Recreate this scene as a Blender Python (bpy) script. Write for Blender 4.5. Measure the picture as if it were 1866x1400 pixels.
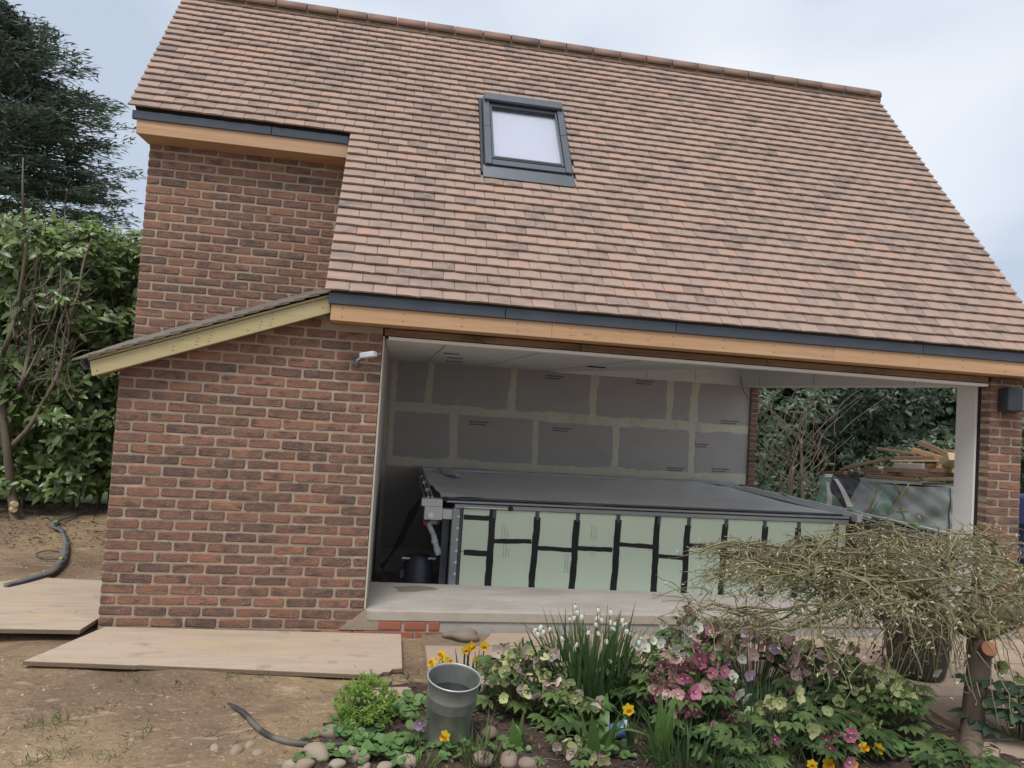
import bpy, math, random
import numpy as np
from mathutils import Vector, Matrix
random.seed(7); RG = np.random.default_rng(7)
for o in list(bpy.data.objects): bpy.data.objects.remove(o)
SC = bpy.context.scene; COL = SC.collection

# ------------------------------------------------------------------ camera
FPX = 1285.9; YAW, PITCH, ROLL = .1647, .0418, .0630
CAM = np.array([1.8977, -5.3034, 1.6372])
_cy, _sy, _cp, _sp = math.cos(YAW), math.sin(YAW), math.cos(PITCH), math.sin(PITCH)
_f = np.array([_sy*_cp, _cy*_cp, _sp]); _r = np.array([_cy, -_sy, 0.]); _u = np.cross(_r, _f)
_R = math.cos(ROLL)*_r + math.sin(ROLL)*_u; _U = -math.sin(ROLL)*_r + math.cos(ROLL)*_u
cd = bpy.data.cameras.new('camera'); cam = bpy.data.objects.new('camera', cd); COL.objects.link(cam)
cam.matrix_world = Matrix(((_R[0], _U[0], -_f[0], CAM[0]), (_R[1], _U[1], -_f[1], CAM[1]), (_R[2], _U[2], -_f[2], CAM[2]), (0, 0, 0, 1)))
cd.sensor_fit = 'HORIZONTAL'; cd.sensor_width = 36; cd.lens = 36*FPX/1866; cd.clip_end = 600; cd.clip_start = .05
SC.camera = cam
def ray(u, v): return _R*((u-933)/FPX) + _U*((700-v)/FPX) + _f
def PD(u, v, d): return CAM + ray(u, v)*d                      # a pixel at a forward distance
def PZ(u, v, z): r = ray(u, v); return CAM + r*((z-CAM[2])/r[2])
def PY(u, v, y): r = ray(u, v); return CAM + r*((y-CAM[1])/r[1])

# ------------------------------------------------------------------ sky, sun, exposure
SUN_EL, SUN_AZ = math.radians(60), math.radians(205)           # azimuth clockwise from +Y
W = bpy.data.worlds.new('World'); SC.world = W; W.use_nodes = True
nt = W.node_tree; nt.nodes.clear()
def wn(t, **k):
    n = nt.nodes.new(t)
    for a, b in k.items(): setattr(n, a, b)
    return n
sky = wn('ShaderNodeTexSky', sky_type='NISHITA', sun_disc=False, sun_elevation=SUN_EL, sun_rotation=SUN_AZ)
tc = wn('ShaderNodeTexCoord'); mp = wn('ShaderNodeMapping'); mp.inputs['Scale'].default_value = (1.0, 1.0, 1.7); mp.inputs['Location'].default_value = (.35, .2, .9)
nz = wn('ShaderNodeTexNoise'); nz.inputs['Scale'].default_value = 2.3; nz.inputs['Detail'].default_value = 4; nz.inputs['Roughness'].default_value = .42; nz.inputs['Distortion'].default_value = .25
rp = wn('ShaderNodeValToRGB'); e = rp.color_ramp.elements
e[0].position = .38; e[0].color = (3.2, 3.65, 4.35, 1); e[1].position = .63; e[1].color = (5.2, 5.45, 5.8, 1)
m1 = e.new(.48); m1.color = (4.35, 4.7, 5.25, 1)
mx = wn('ShaderNodeMixRGB'); mx.inputs['Fac'].default_value = .93
bg = wn('ShaderNodeBackground'); bg.inputs['Strength'].default_value = .1; wo = wn('ShaderNodeOutputWorld')
L = nt.links.new
L(tc.outputs['Generated'], mp.inputs['Vector']); L(mp.outputs[0], nz.inputs['Vector']); L(nz.outputs['Fac'], rp.inputs['Fac'])
L(sky.outputs[0], mx.inputs['Color1']); L(rp.outputs[0], mx.inputs['Color2']); L(mx.outputs[0], bg.inputs['Color']); L(bg.outputs[0], wo.inputs['Surface'])
sd = bpy.data.lights.new('sun', 'SUN'); sd.energy = 1.5; sd.angle = math.radians(24); sd.color = (1, .96, .9)
so = bpy.data.objects.new('sun', sd); COL.objects.link(so)
sv = Vector((math.sin(SUN_AZ)*math.cos(SUN_EL), math.cos(SUN_AZ)*math.cos(SUN_EL), math.sin(SUN_EL)))
so.rotation_euler = sv.to_track_quat('Z', 'Y').to_euler(); so.location = sv*40
SC.cycles.diffuse_bounces = 8; SC.cycles.max_bounces = 14
SC.view_settings.view_transform = 'Standard'; SC.view_settings.look = 'None'; SC.view_settings.exposure = .82; SC.view_settings.gamma = 1

# ------------------------------------------------------------------ materials
MATS = {}
def mat(name, cols, rough=.75, nscale=6, nmix=.5, stretch=(1, 1, 1), bump=.3, bscale=60, detail=5, metal=0, spec=.4, trans=0, rndmix=1., bdist=.004, coord='Object', blot=None, pos=None, sheen=0, wave=None):
    """colour ramp driven by a per-piece random number mixed with noise; fine bump"""
    m = bpy.data.materials.new(name); m.use_nodes = True; t = m.node_tree; N = t.nodes; N.clear(); K = t.links.new
    def nd(ty, **k):
        n = N.new(ty)
        for a, b in k.items(): setattr(n, a, b)
        return n
    out = nd('ShaderNodeOutputMaterial'); p = nd('ShaderNodeBsdfPrincipled')
    tc = nd('ShaderNodeTexCoord'); mp = nd('ShaderNodeMapping'); mp.inputs['Scale'].default_value = stretch
    K(tc.outputs[coord], mp.inputs['Vector'])
    at = nd('ShaderNodeAttribute', attribute_name='rnd'); oi = nd('ShaderNodeObjectInfo')
    ad = nd('ShaderNodeMath', operation='ADD'); K(at.outputs['Fac'], ad.inputs[0]); K(oi.outputs['Random'], ad.inputs[1])
    fr = nd('ShaderNodeMath', operation='FRACT'); K(ad.outputs[0], fr.inputs[0])
    w = nd('ShaderNodeMath', operation='MULTIPLY'); K(fr.outputs[0], w.inputs[0]); w.inputs[1].default_value = 41.3 if rndmix > 0 else 0
    n = nd('ShaderNodeTexNoise', noise_dimensions='4D'); n.inputs['Scale'].default_value = nscale; n.inputs['Detail'].default_value = detail; n.inputs['Roughness'].default_value = .6
    K(mp.outputs[0], n.inputs['Vector']); K(w.outputs[0], n.inputs['W'])
    # factor = rnd*rndmix*(1-nmix) + stretched noise*nmix
    st = nd('ShaderNodeMapRange'); st.inputs[1].default_value = .25; st.inputs[2].default_value = .75; K(n.outputs['Fac'], st.inputs[0])
    a = nd('ShaderNodeMath', operation='MULTIPLY'); K(st.outputs[0], a.inputs[0]); a.inputs[1].default_value = nmix
    b = nd('ShaderNodeMath', operation='MULTIPLY_ADD'); K(fr.outputs[0], b.inputs[0]); b.inputs[1].default_value = (1-nmix)*rndmix; K(a.outputs[0], b.inputs[2])
    if rndmix == 0: b.inputs[1].default_value = 0
    r = nd('ShaderNodeValToRGB'); el = r.color_ramp.elements
    while len(el) < len(cols): el.new(.5)
    for i, c in enumerate(cols):
        el[i].position = pos[i] if pos else i/max(1, len(cols)-1)
        el[i].color = (*c, 1)
    K(b.outputs[0], r.inputs['Fac']); colo = r.outputs[0]
    if blot:                                                    # blotches: (scale, lo, hi, colour, strength, stretch)
        for (bs, lo, hi, bc, bst, bstr) in blot:
            mp2 = nd('ShaderNodeMapping'); mp2.inputs['Scale'].default_value = bstr; K(tc.outputs[coord], mp2.inputs['Vector'])
            n2 = nd('ShaderNodeTexNoise', noise_dimensions='4D'); n2.inputs['Scale'].default_value = bs; n2.inputs['Detail'].default_value = 4
            ww = nd('ShaderNodeMath', operation='ADD'); K(w.outputs[0], ww.inputs[0]); ww.inputs[1].default_value = 7.7*bs
            K(mp2.outputs[0], n2.inputs['Vector']); K(ww.outputs[0], n2.inputs['W'])
            q = nd('ShaderNodeMapRange'); q.inputs[1].default_value = lo; q.inputs[2].default_value = hi; q.inputs[4].default_value = bst; K(n2.outputs['Fac'], q.inputs[0])
            x = nd('ShaderNodeMixRGB'); K(q.outputs[0], x.inputs['Fac']); K(colo, x.inputs['Color1']); x.inputs['Color2'].default_value = (*bc, 1); colo = x.outputs[0]
    K(colo, p.inputs['Base Color']); p.inputs['Roughness'].default_value = rough; p.inputs['Metallic'].default_value = metal
    p.inputs['Specular IOR Level'].default_value = spec
    if bump:
        n3 = nd('ShaderNodeTexNoise'); n3.inputs['Scale'].default_value = bscale; n3.inputs['Detail'].default_value = 6; K(mp.outputs[0], n3.inputs['Vector'])
        bp = nd('ShaderNodeBump'); bp.inputs['Strength'].default_value = bump; bp.inputs['Distance'].default_value = bdist
        K(n3.outputs['Fac'], bp.inputs['Height']); K(bp.outputs[0], p.inputs['Normal'])
    sh = p.outputs[0]
    if trans:
        tr = nd('ShaderNodeBsdfTranslucent'); K(colo, tr.inputs['Color']); ms = nd('ShaderNodeMixShader'); ms.inputs[0].default_value = trans
        K(sh, ms.inputs[1]); K(tr.outputs[0], ms.inputs[2]); sh = ms.outputs[0]
    K(sh, out.inputs['Surface']); MATS[name] = m; return m

mat('brick', [(.075, .058, .054), (.15, .09, .071), (.215, .114, .082), (.27, .135, .09), (.37, .175, .108)], .9, 12, .5, (1, 1, 2.4), 1, 60, pos=[.05, .28, .50, .72, .95],
    blot=[(9, .52, .66, (.07, .056, .056), .75, (1, 1, 1.9)), (22, .56, .68, (.30, .13, .085), .55, (1, 1, 2.2)), (70, .58, .70, (.36, .29, .23), .5, (1, 1, 1.5))], bdist=.010)
mat('brick_orange', [(.30, .10, .06), (.36, .13, .08)], .9, 12, .5, bump=.6)
mat('mortar', [(.30, .238, .168), (.375, .305, .22)], .95, 14, 1, bump=.7, bscale=120, rndmix=0, blot=[(2.2, .55, .75, (.27, .215, .155), .6, (1, 1, 1)), (9, .58, .68, (.47, .41, .33), .6, (1, 1, 1))])
mat('tile', [(.15, .125, .115), (.255, .188, .157), (.32, .230, .187), (.35, .250, .202), (.375, .25, .192), (.45, .23, .155)], .85, 8, .45, (1, 1.6, 1), .35, 90, pos=[.08, .24, .42, .62, .80, .93],
    blot=[(5, .55, .70, (.19, .162, .152), .5, (1, 1.5, 1)), (40, .6, .7, (.44, .36, .31), .4, (1, 1, 1))])
mat('ridge', [(.14, .11, .10), (.24, .155, .12), (.29, .18, .135)], .85, 5, .4, bump=.3, blot=[(4, .5, .65, (.13, .11, .105), .6, (1, 1, 1))])
mat('lean_tile', [(.12, .10, .085), (.19, .155, .125)], .9, 9, .5, bump=.4)
mat('underlay', [(.03, .025, .022), (.045, .04, .035)], .95, 5, 1, rndmix=0)
mat('fascia_wood', [(.40, .225, .115), (.50, .30, .165), (.56, .35, .20)], .62, 3, .75, (.6, 5, 14), .15, 30, blot=[(14, .67, .73, (.22, .11, .055), .8, (.4, 1, 1)), (2.0, .5, .7, (.42, .29, .19), .6, (.4, 1, 1)), (7, .56, .66, (.60, .38, .22), .5, (.15, 1, 4))])
mat('barge_wood', [(.40, .33, .17), (.50, .42, .23)], .7, 3, .8, (.6, 5, 14), .15, 30, blot=[(9, .70, .76, (.22, .16, .08), .6, (.6, 1, 1))])
mat('old_wood', [(.10, .06, .035), (.22, .14, .08), (.29, .19, .115)], .8, 4, .8, (.5, 5, 12), .4, 40, blot=[(5, .55, .68, (.07, .045, .03), .8, (.5, 1, 1))])
mat('timber', [(.07, .046, .035), (.13, .082, .057), (.19, .12, .08), (.27, .175, .11)], .8, 4, .4, (1, 6, 6), .4, 40)
mat('timber_pale', [(.44, .35, .19), (.52, .43, .25)], .75, 4, .5, (1, 6, 6), .2, 40)
mat('timber_grey', [(.24, .22, .21), (.32, .30, .28)], .8, 4, .5, (1, 6, 6), .2, 40)
mat('metal_grey', [(.042, .052, .07), (.058, .07, .09)], .42, 4, .8, bump=.05, spec=.5)
mat('window_metal', [(.085, .098, .115), (.125, .14, .158)], .38, 4, .8, bump=.03, metal=.4)
mat('window_dark', [(.025, .03, .038), (.04, .046, .055)], .4, 4, .8, bump=.03)
mat('blind', [(.74, .74, .78), (.80, .80, .83)], .6, 2, 1, bump=0, rndmix=0)
mat('concrete', [(.34, .315, .285), (.44, .41, .38)], .85, 3, 1, (1, 3, 1), .3, 60, rndmix=0, blot=[(1.4, .48, .66, (.30, .265, .235), .7, (1, 2.5, 1)), (26, .62, .72, (.25, .21, .175), .5, (.3, 3, 1)), (9, .58, .72, (.5, .47, .44), .5, (.5, 2, 1))])
mat('concrete_edge', [(.36, .31, .255), (.45, .40, .34)], .9, 5, 1, (1, 1, 1), .6, 50, rndmix=0, blot=[(6, .58, .7, (.26, .21, .165), .6, (1, 1, 1))])
mat('stain', [(.20, .175, .125), (.24, .21, .155)], .8, 4, 1, bump=.2, rndmix=0)
mat('board_grey', [(.42, .395, .375), (.475, .45, .425)], .85, 3, .7, (1, 1, 4), .15, 60, blot=[(2, .52, .75, (.365, .34, .32), .5, (1, 1, 2))])
mat('tape_cream', [(.62, .58, .47), (.70, .66, .55)], .9, 6, 1, bump=.5, bscale=40, rndmix=0, blot=[(5, .55, .72, (.46, .43, .36), .6, (1, 1, 1))])
mat('ceiling_board', [(.76, .745, .72), (.82, .805, .78)], .85, 2, 1, (1, 1, 1), .1, 40, rndmix=0, blot=[(6, .62, .72, (.52, .50, .48), .4, (.5, 3, 1))])
mat('jamb_board', [(.70, .68, .66), (.76, .74, .72)], .85, 2, 1, bump=.1, rndmix=0)
mat('plaster_edge', [(.42, .37, .30), (.52, .47, .39)], .9, 8, 1, bump=.6, bscale=40, rndmix=0)
mat('black', [(.012, .012, .014), (.02, .02, .023)], .55, 5, .8, bump=.1)
mat('black_tape', [(.012, .012, .013), (.022, .022, .024)], .42, 9, .8, (1, 1, .4), .5, 14, bdist=.01)
mat('insulation', [(.66, .74, .55), (.71, .79, .60)], .6, 2, .6, bump=.04)
mat('print', [(.36, .42, .32), (.42, .48, .37)], .8, 9, .8, bump=0)
mat('print_dark', [(.085, .085, .09), (.12, .12, .12)], .8, 30, .9, bump=0)
mat('cover', [(.62, .64, .66), (.71, .73, .75)], .38, 1.6, 1, (1, 2, 1), .5, 3, bdist=.03, rndmix=0, spec=.5, blot=[(1.6, .5, .7, (.76, .75, .73), .5, (.6, 2, 1))])
mat('aluminium', [(.30, .31, .325), (.40, .41, .42)], .38, 5, .8, (1, 6, 6), .08, 30, metal=.55)
mat('alu_bright', [(.76, .76, .76), (.82, .82, .82)], .4, 5, .8, bump=.05)
mat('white_plastic', [(.55, .54, .52), (.62, .61, .59)], .45, 3, .8, bump=.05)
mat('pipe_white', [(.60, .60, .63), (.66, .66, .68)], .35, 3, .8, bump=0)
mat('red_plastic', [(.5, .06, .06), (.55, .08, .07)], .4, 3, .8, bump=0)
mat('drum', [(.03, .032, .042), (.045, .048, .06)], .4, 3, .8, bump=.1)
mat('paper', [(.66, .67, .78), (.74, .75, .85)], .7, 3, .8, bump=.1)
mat('green_clip', [(.13, .48, .05), (.18, .55, .08)], .5, 3, .8, bump=0)
mat('soil', [(.125, .082, .050), (.19, .128, .08), (.225, .155, .097), (.265, .19, .118)], .97, 1.3, 1, (1, 1, 1), 1, 26, detail=9, rndmix=0, bdist=.02, pos=[.12, .42, .62, .9],
    blot=[(.9, .46, .66, (.38, .275, .15), .6, (1, 1, 1)), (14, .56, .68, (.12, .08, .055), .7, (1, 1.8, 1)), (38, .60, .70, (.44, .36, .27), .75, (1, 1.6, 1)), (3.1, .54, .68, (.14, .097, .068), .65, (1, 1.8, 1)), (110, .56, .68, (.10, .072, .052), .7, (1, 1, 1)), (6.5, .60, .70, (.42, .33, .22), .6, (1, 2.4, 1))])
mat('mulch', [(.03, .021, .016), (.06, .041, .031), (.10, .07, .052)], .97, 22, 1, (1, 1, 1), 1, 45, detail=9, rndmix=0, bdist=.02, blot=[(60, .62, .7, (.2, .14, .11), .6, (1, .4, 1))])
mat('litter', [(.055, .035, .025), (.12, .075, .05), (.20, .13, .085), (.28, .2, .14)], .9, 20, .2, bump=0)
mat('lawn', [(.16, .24, .07), (.24, .33, .11)], .9, 8, 1, bump=.6, bscale=120, rndmix=0)
mat('paving', [(.335, .245, .185), (.39, .29, .22), (.43, .33, .255)], .9, 3, .6, (1, 3, 1), .5, 40, blot=[(2.2, .52, .7, (.30, .225, .175), .6, (1, 2, 1)), (30, .64, .72, (.24, .17, .13), .5, (1, 1, 1))])
mat('joint_sand', [(.17, .125, .09), (.24, .18, .13)], .97, 20, 1, bump=.8, bscale=60, rndmix=0)
mat('plywood', [(.37, .29, .22), (.45, .355, .27), (.50, .40, .305)], .85, 2, .9, (1.0, 7, 1), .3, 40, rndmix=0, blot=[(1.4, .54, .74, (.33, .265, .215), .6, (1, 3, 1)), (1.1, .54, .68, (.48, .345, .19), .65, (1, 2.5, 1)), (5, .60, .72, (.26, .20, .16), .6, (1, 2, 1)), (40, .66, .72, (.18, .13, .1), .8, (1, 1, 1)), (28, .62, .70, (.54, .46, .37), .5, (.2, 3, 1))])
mat('plywood_edge', [(.12, .085, .06), (.22, .16, .11)], .9, 10, 1, (1, 1, 20), .3, rndmix=0)
mat('cobble', [(.24, .205, .155), (.31, .27, .205), (.29, .21, .155), (.36, .315, .245)], .8, 5, .3, bump=.3, bscale=50, blot=[(6, .5, .7, (.24, .2, .155), .6, (1, 1, 1))])
mat('grit', [(.20, .145, .10), (.34, .27, .2), (.48, .41, .33)], .9, 9, .2, bump=.2)
mat('rock', [(.16, .125, .10), (.28, .22, .17)], .92, 7, .8, bump=.8, bscale=30)
mat('hose', [(.03, .03, .033), (.06, .06, .062)], .5, 4, 1, bump=.2, blot=[(5, .48, .62, (.18, .155, .125), .75, (1, 1, 1))])
mat('conduit', [(.10, .105, .11), (.17, .175, .18)], .55, 4, .8, bump=.2, blot=[(4, .5, .66, (.22, .2, .17), .6, (1, 1, 1))])
mat('yellow_tape', [(.55, .48, .06), (.6, .52, .09)], .5, 3, .8, bump=0)
mat('galvanised', [(.22, .23, .205), (.32, .33, .30), (.42, .43, .40)], .48, 9, 1, (1, 1, .6), .12, 30, metal=.65, rndmix=0, blot=[(3, .5, .72, (.15, .165, .14), .6, (1, 1, .4))])
mat('rim_bright', [(.40, .42, .41), (.48, .5, .49)], .4, 6, .8, metal=.5, bump=.05)
mat('water_dark', [(.012, .014, .018), (.016, .018, .022)], .06, 3, .8, bump=0, spec=.6)
mat('bark', [(.07, .05, .038), (.16, .12, .09), (.27, .21, .16)], .92, 22, 1, (1, 1, .16), 1, 22, bdist=.012, rndmix=0)
mat('bark_green', [(.10, .08, .06), (.20, .165, .125)], .9, 6, 1, (1, 1, .4), .6, 30, rndmix=0)
mat('twig_grey', [(.16, .13, .105), (.26, .215, .17)], .85, 6, .4, bump=0)
mat('twig_olive', [(.11, .115, .05), (.17, .17, .078), (.235, .21, .115), (.20, .165, .12)], .75, 6, .2, bump=0)
mat('bud', [(.34, .30, .17), (.46, .41, .25)], .7, 6, .2, bump=0)
mat('dead_leaf', [(.09, .05, .04), (.17, .10, .075), (.25, .16, .12)], .85, 6, .2, bump=0, trans=.2)
mat('sawn_face', [(.48, .21, .11), (.56, .27, .15)], .8, 20, .8, bump=.2, rndmix=0)
mat('laurel_leaf', [(.06, .10, .034), (.10, .155, .048), (.145, .205, .062), (.19, .25, .08)], .33, 4, .15, bump=0, trans=.22, spec=.5)
mat('laurel_shoot', [(.12, .20, .045), (.19, .29, .065), (.27, .36, .10)], .4, 4, .15, bump=0, trans=.35, spec=.5)
mat('shrub_leaf', [(.03, .055, .03), (.05, .085, .045), (.075, .115, .06), (.11, .15, .085)], .4, 4, .15, bump=0, trans=.2, spec=.5)
mat('conifer_leaf', [(.075, .10, .09), (.10, .13, .105), (.13, .165, .125), (.17, .205, .145)], .7, 4, .15, bump=0, trans=.15)
mat('hell_leaf', [(.04, .075, .028), (.07, .12, .04), (.11, .17, .055), (.16, .225, .08)], .45, 4, .15, bump=0, trans=.28)
mat('strap_leaf', [(.035, .08, .03), (.06, .115, .042), (.095, .16, .06)], .42, 4, .15, bump=0, trans=.25)
mat('blue_leaf', [(.05, .09, .055), (.08, .13, .078), (.11, .165, .095)], .5, 4, .15, bump=0, trans=.25)
mat('tulip_leaf', [(.10, .185, .05), (.15, .245, .075)], .42, 4, .2, bump=0, trans=.3)
mat('lime_leaf', [(.10, .19, .028), (.165, .28, .04), (.23, .34, .06)], .5, 4, .15, bump=0, trans=.35)
mat('cover_leaf', [(.085, .17, .055), (.13, .235, .075), (.19, .30, .11)], .55, 4, .15, bump=0, trans=.3)
mat('grass_blade', [(.06, .10, .03), (.10, .15, .045), (.16, .19, .07)], .6, 4, .15, bump=0, trans=.3)
mat('stem', [(.10, .13, .045), (.16, .17, .07), (.13, .09, .06)], .6, 4, .15, bump=0)
mat('fl_lime', [(.54, .57, .22), (.64, .65, .32), (.68, .66, .42)], .55, 14, .35, bump=0, trans=.35)
mat('fl_blush', [(.62, .46, .45), (.70, .54, .53), (.66, .60, .42)], .55, 14, .45, bump=0, trans=.35)
mat('fl_magenta', [(.36, .08, .17), (.52, .16, .28), (.48, .19, .22)], .55, 14, .35, bump=0, trans=.3)
mat('fl_dusky', [(.46, .25, .25), (.56, .34, .34), (.58, .43, .35)], .55, 14, .4, bump=0, trans=.3)
mat('fl_lilac', [(.50, .34, .50), (.60, .44, .58)], .55, 14, .4, bump=0, trans=.3)
mat('fl_white', [(.70, .70, .62), (.78, .77, .71)], .55, 14, .4, bump=0, trans=.35)
mat('fl_green', [(.40, .48, .19), (.50, .56, .27)], .55, 14, .35, bump=0, trans=.35)
mat('fl_yellow', [(.75, .52, .02), (.80, .60, .05)], .55, 14, .3, bump=0, trans=.3)
mat('fl_orange', [(.75, .36, .01), (.80, .42, .02)], .55, 14, .3, bump=0, trans=.3)
mat('pot_dark', [(.035, .04, .035), (.06, .065, .055)], .6, 5, 1, bump=.3, rndmix=0)
mat('blue_can', [(.06, .14, .30), (.10, .19, .36)], .35, 5, .8, bump=.05)
mat('pale_can', [(.45, .47, .50), (.5, .52, .55)], .4, 5, .8, bump=.05)
mat('magenta_plastic', [(.33, .035, .17), (.38, .05, .2)], .35, 5, .8, bump=0)
mat('blue_tarp', [(.02, .03, .09), (.03, .042, .115)], .45, 3, .8, bump=.4, bscale=8)
mat('film_grey', [(.17, .19, .175), (.25, .275, .26), (.33, .36, .345)], .22, 3.5, 1, (1, 1, 1), .6, 5, bdist=.03, rndmix=0, spec=.7)
mat('film_green', [(.10, .18, .14), (.16, .26, .205), (.26, .36, .305)], .2, 4, 1, bump=.6, bscale=6, bdist=.03, rndmix=0, spec=.7)
mat('film_black', [(.014, .015, .02), (.03, .032, .038)], .25, 4, 1, bump=.5, bscale=8, bdist=.02, rndmix=0, spec=.6)
mat('film_white', [(.50, .51, .50), (.58, .59, .57)], .35, 4, 1, bump=.3, rndmix=0)
mat('strap_yellow', [(.32, .28, .10), (.38, .33, .13)], .5, 4, 1, bump=0)
mat('lamp_body', [(.52, .55, .58), (.60, .63, .66)], .4, 4, .8, bump=0)
def glass_mat():
    m = bpy.data.materials.new('glass'); m.use_nodes = True; t = m.node_tree; t.nodes.clear()
    o = t.nodes.new('ShaderNodeOutputMaterial'); g = t.nodes.new('ShaderNodeBsdfGlossy'); g.inputs['Roughness'].default_value = .02
    tr = t.nodes.new('ShaderNodeBsdfTransparent'); tr.inputs[0].default_value = (.93, .94, .97, 1); x = t.nodes.new('ShaderNodeMixShader'); fr = t.nodes.new('ShaderNodeLayerWeight'); fr.inputs[0].default_value = .28
    t.links.new(fr.outputs['Facing'], x.inputs[0]); t.links.new(tr.outputs[0], x.inputs[1]); t.links.new(g.outputs[0], x.inputs[2]); t.links.new(x.outputs[0], o.inputs[0]); MATS['glass'] = m
glass_mat()

# ------------------------------------------------------------------ builders
WM = {}
def attach(o, parent, world=None):
    w = Matrix.Identity(4) if world is None else Matrix(world)
    if parent is not None:
        o.parent = parent; o.matrix_parent_inverse = WM[parent].inverted()
    o.matrix_basis = w; WM[o] = w
    return o
def newobj(name, me, parent=None, world=None):
    o = bpy.data.objects.new(name, me); COL.objects.link(o); return attach(o, parent, world)
def thing(name, label, cat, loc, group=None):
    o = newobj(name, None, None, Matrix.Translation(Vector([float(c) for c in loc]))); o['label'] = label; o['category'] = cat
    if group: o['group'] = group
    o.empty_display_size = .1
    return o
def tag(o, label, cat, group=None):
    o['label'] = label; o['category'] = cat
    if group: o['group'] = group
    return o
class MB:
    def __init__(s): s.v = []; s.f = []; s.r = []; s.rn = 0.
    def add(s, vs, fs):
        b = len(s.v); s.v += [tuple(float(c) for c in p) for p in vs]
        for f in fs: s.f.append(tuple(b+i for i in f)); s.r.append(s.rn)
        return s
    def box(s, x0, x1, y0, y1, z0, z1):
        return s.hexa([(x0, y0, z0), (x1, y0, z0), (x1, y1, z0), (x0, y1, z0), (x0, y0, z1), (x1, y0, z1), (x1, y1, z1), (x0, y1, z1)])
    def hexa(s, p): return s.add(p, [(0, 3, 2, 1), (4, 5, 6, 7), (0, 1, 5, 4), (1, 2, 6, 5), (2, 3, 7, 6), (3, 0, 4, 7)])
    def prism(s, poly, off):                                    # polygon of 3-D points extruded by a vector
        n = len(poly); off = np.array(off, float); a = [np.array(p, float) for p in poly]
        return s.add(a+[p+off for p in a], [tuple(range(n))[::-1], tuple(range(n, 2*n))]+[(i, (i+1) % n, n+(i+1) % n, n+i) for i in range(n)])
    def tube(s, pts, rad, sides=6, cap=True):
        pts = [np.array(p, float) for p in pts]; n = len(pts)
        if not hasattr(rad, '__len__'): rad = [rad]*n
        vs = []; side = None
        for i, p in enumerate(pts):
            t = pts[min(i+1, n-1)]-pts[max(i-1, 0)]; t = t/(np.linalg.norm(t)+1e-9)
            if side is None:
                side = np.cross(t, (0, 0, 1.)) if abs(t[2]) < .9 else np.cross(t, (1., 0, 0))
            side = side - t*np.dot(side, t); side = side/(np.linalg.norm(side)+1e-9); up = np.cross(side, t)
            for k in range(sides):
                a = 2*math.pi*k/sides; vs.append(p+(side*math.cos(a)+up*math.sin(a))*rad[i])
        fs = [(i*sides+k, i*sides+(k+1) % sides, (i+1)*sides+(k+1) % sides, (i+1)*sides+k) for i in range(n-1) for k in range(sides)]
        if cap: fs += [tuple(range(sides))[::-1], tuple((n-1)*sides+k for k in range(sides))]
        return s.add(vs, fs)
    def lathe(s, prof, c, segs=24, axis=None, close=False):     # profile of (r,z)
        vs = []; n = len(prof)
        for r, z in prof:
            for k in range(segs):
                a = 2*math.pi*k/segs; vs.append((c[0]+r*math.cos(a), c[1]+r*math.sin(a), c[2]+z))
        fs = [(i*segs+k, i*segs+(k+1) % segs, (i+1)*segs+(k+1) % segs, (i+1)*segs+k) for i in range(n-1) for k in range(segs)]
        if close: fs += [tuple(range(segs))[::-1], tuple((n-1)*segs+k for k in range(segs))]
        return s.add(vs, fs)
    def bar(s, a, b, w, h, up=(0, 0, 1)):                       # rectangular bar from a to b
        a = np.array(a, float); b = np.array(b, float); t = (b-a)/np.linalg.norm(b-a); sd = np.cross(t, up); sd = sd/np.linalg.norm(sd); u = np.cross(sd, t)
        q = lambda p: [p-sd*w/2-u*h/2, p+sd*w/2-u*h/2, p+sd*w/2+u*h/2, p-sd*w/2+u*h/2]
        return s.add(q(a)+q(b), [(0, 1, 2, 3), (7, 6, 5, 4), (0, 4, 5, 1), (1, 5, 6, 2), (2, 6, 7, 3), (3, 7, 4, 0)])
    def mesh(s, name, m, smooth=False):
        me = bpy.data.meshes.new(name); me.from_pydata(s.v, [], s.f); me.materials.append(MATS[m])
        at = me.attributes.new('rnd', 'FLOAT', 'FACE'); at.data.foreach_set('value', np.array(s.r, np.float32))
        if smooth: me.polygons.foreach_set('use_smooth', [True]*len(s.f))
        me.update(); return me
    def build(s, name, m, parent=None, smooth=False): return newobj(name, s.mesh(name, m, smooth), parent)
def bevel(o, w=.004, seg=1):
    b = o.modifiers.new('bevel', 'BEVEL'); b.width = w; b.segments = seg; b.limit_method = 'ANGLE'; b.angle_limit = .6
    return o
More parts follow.
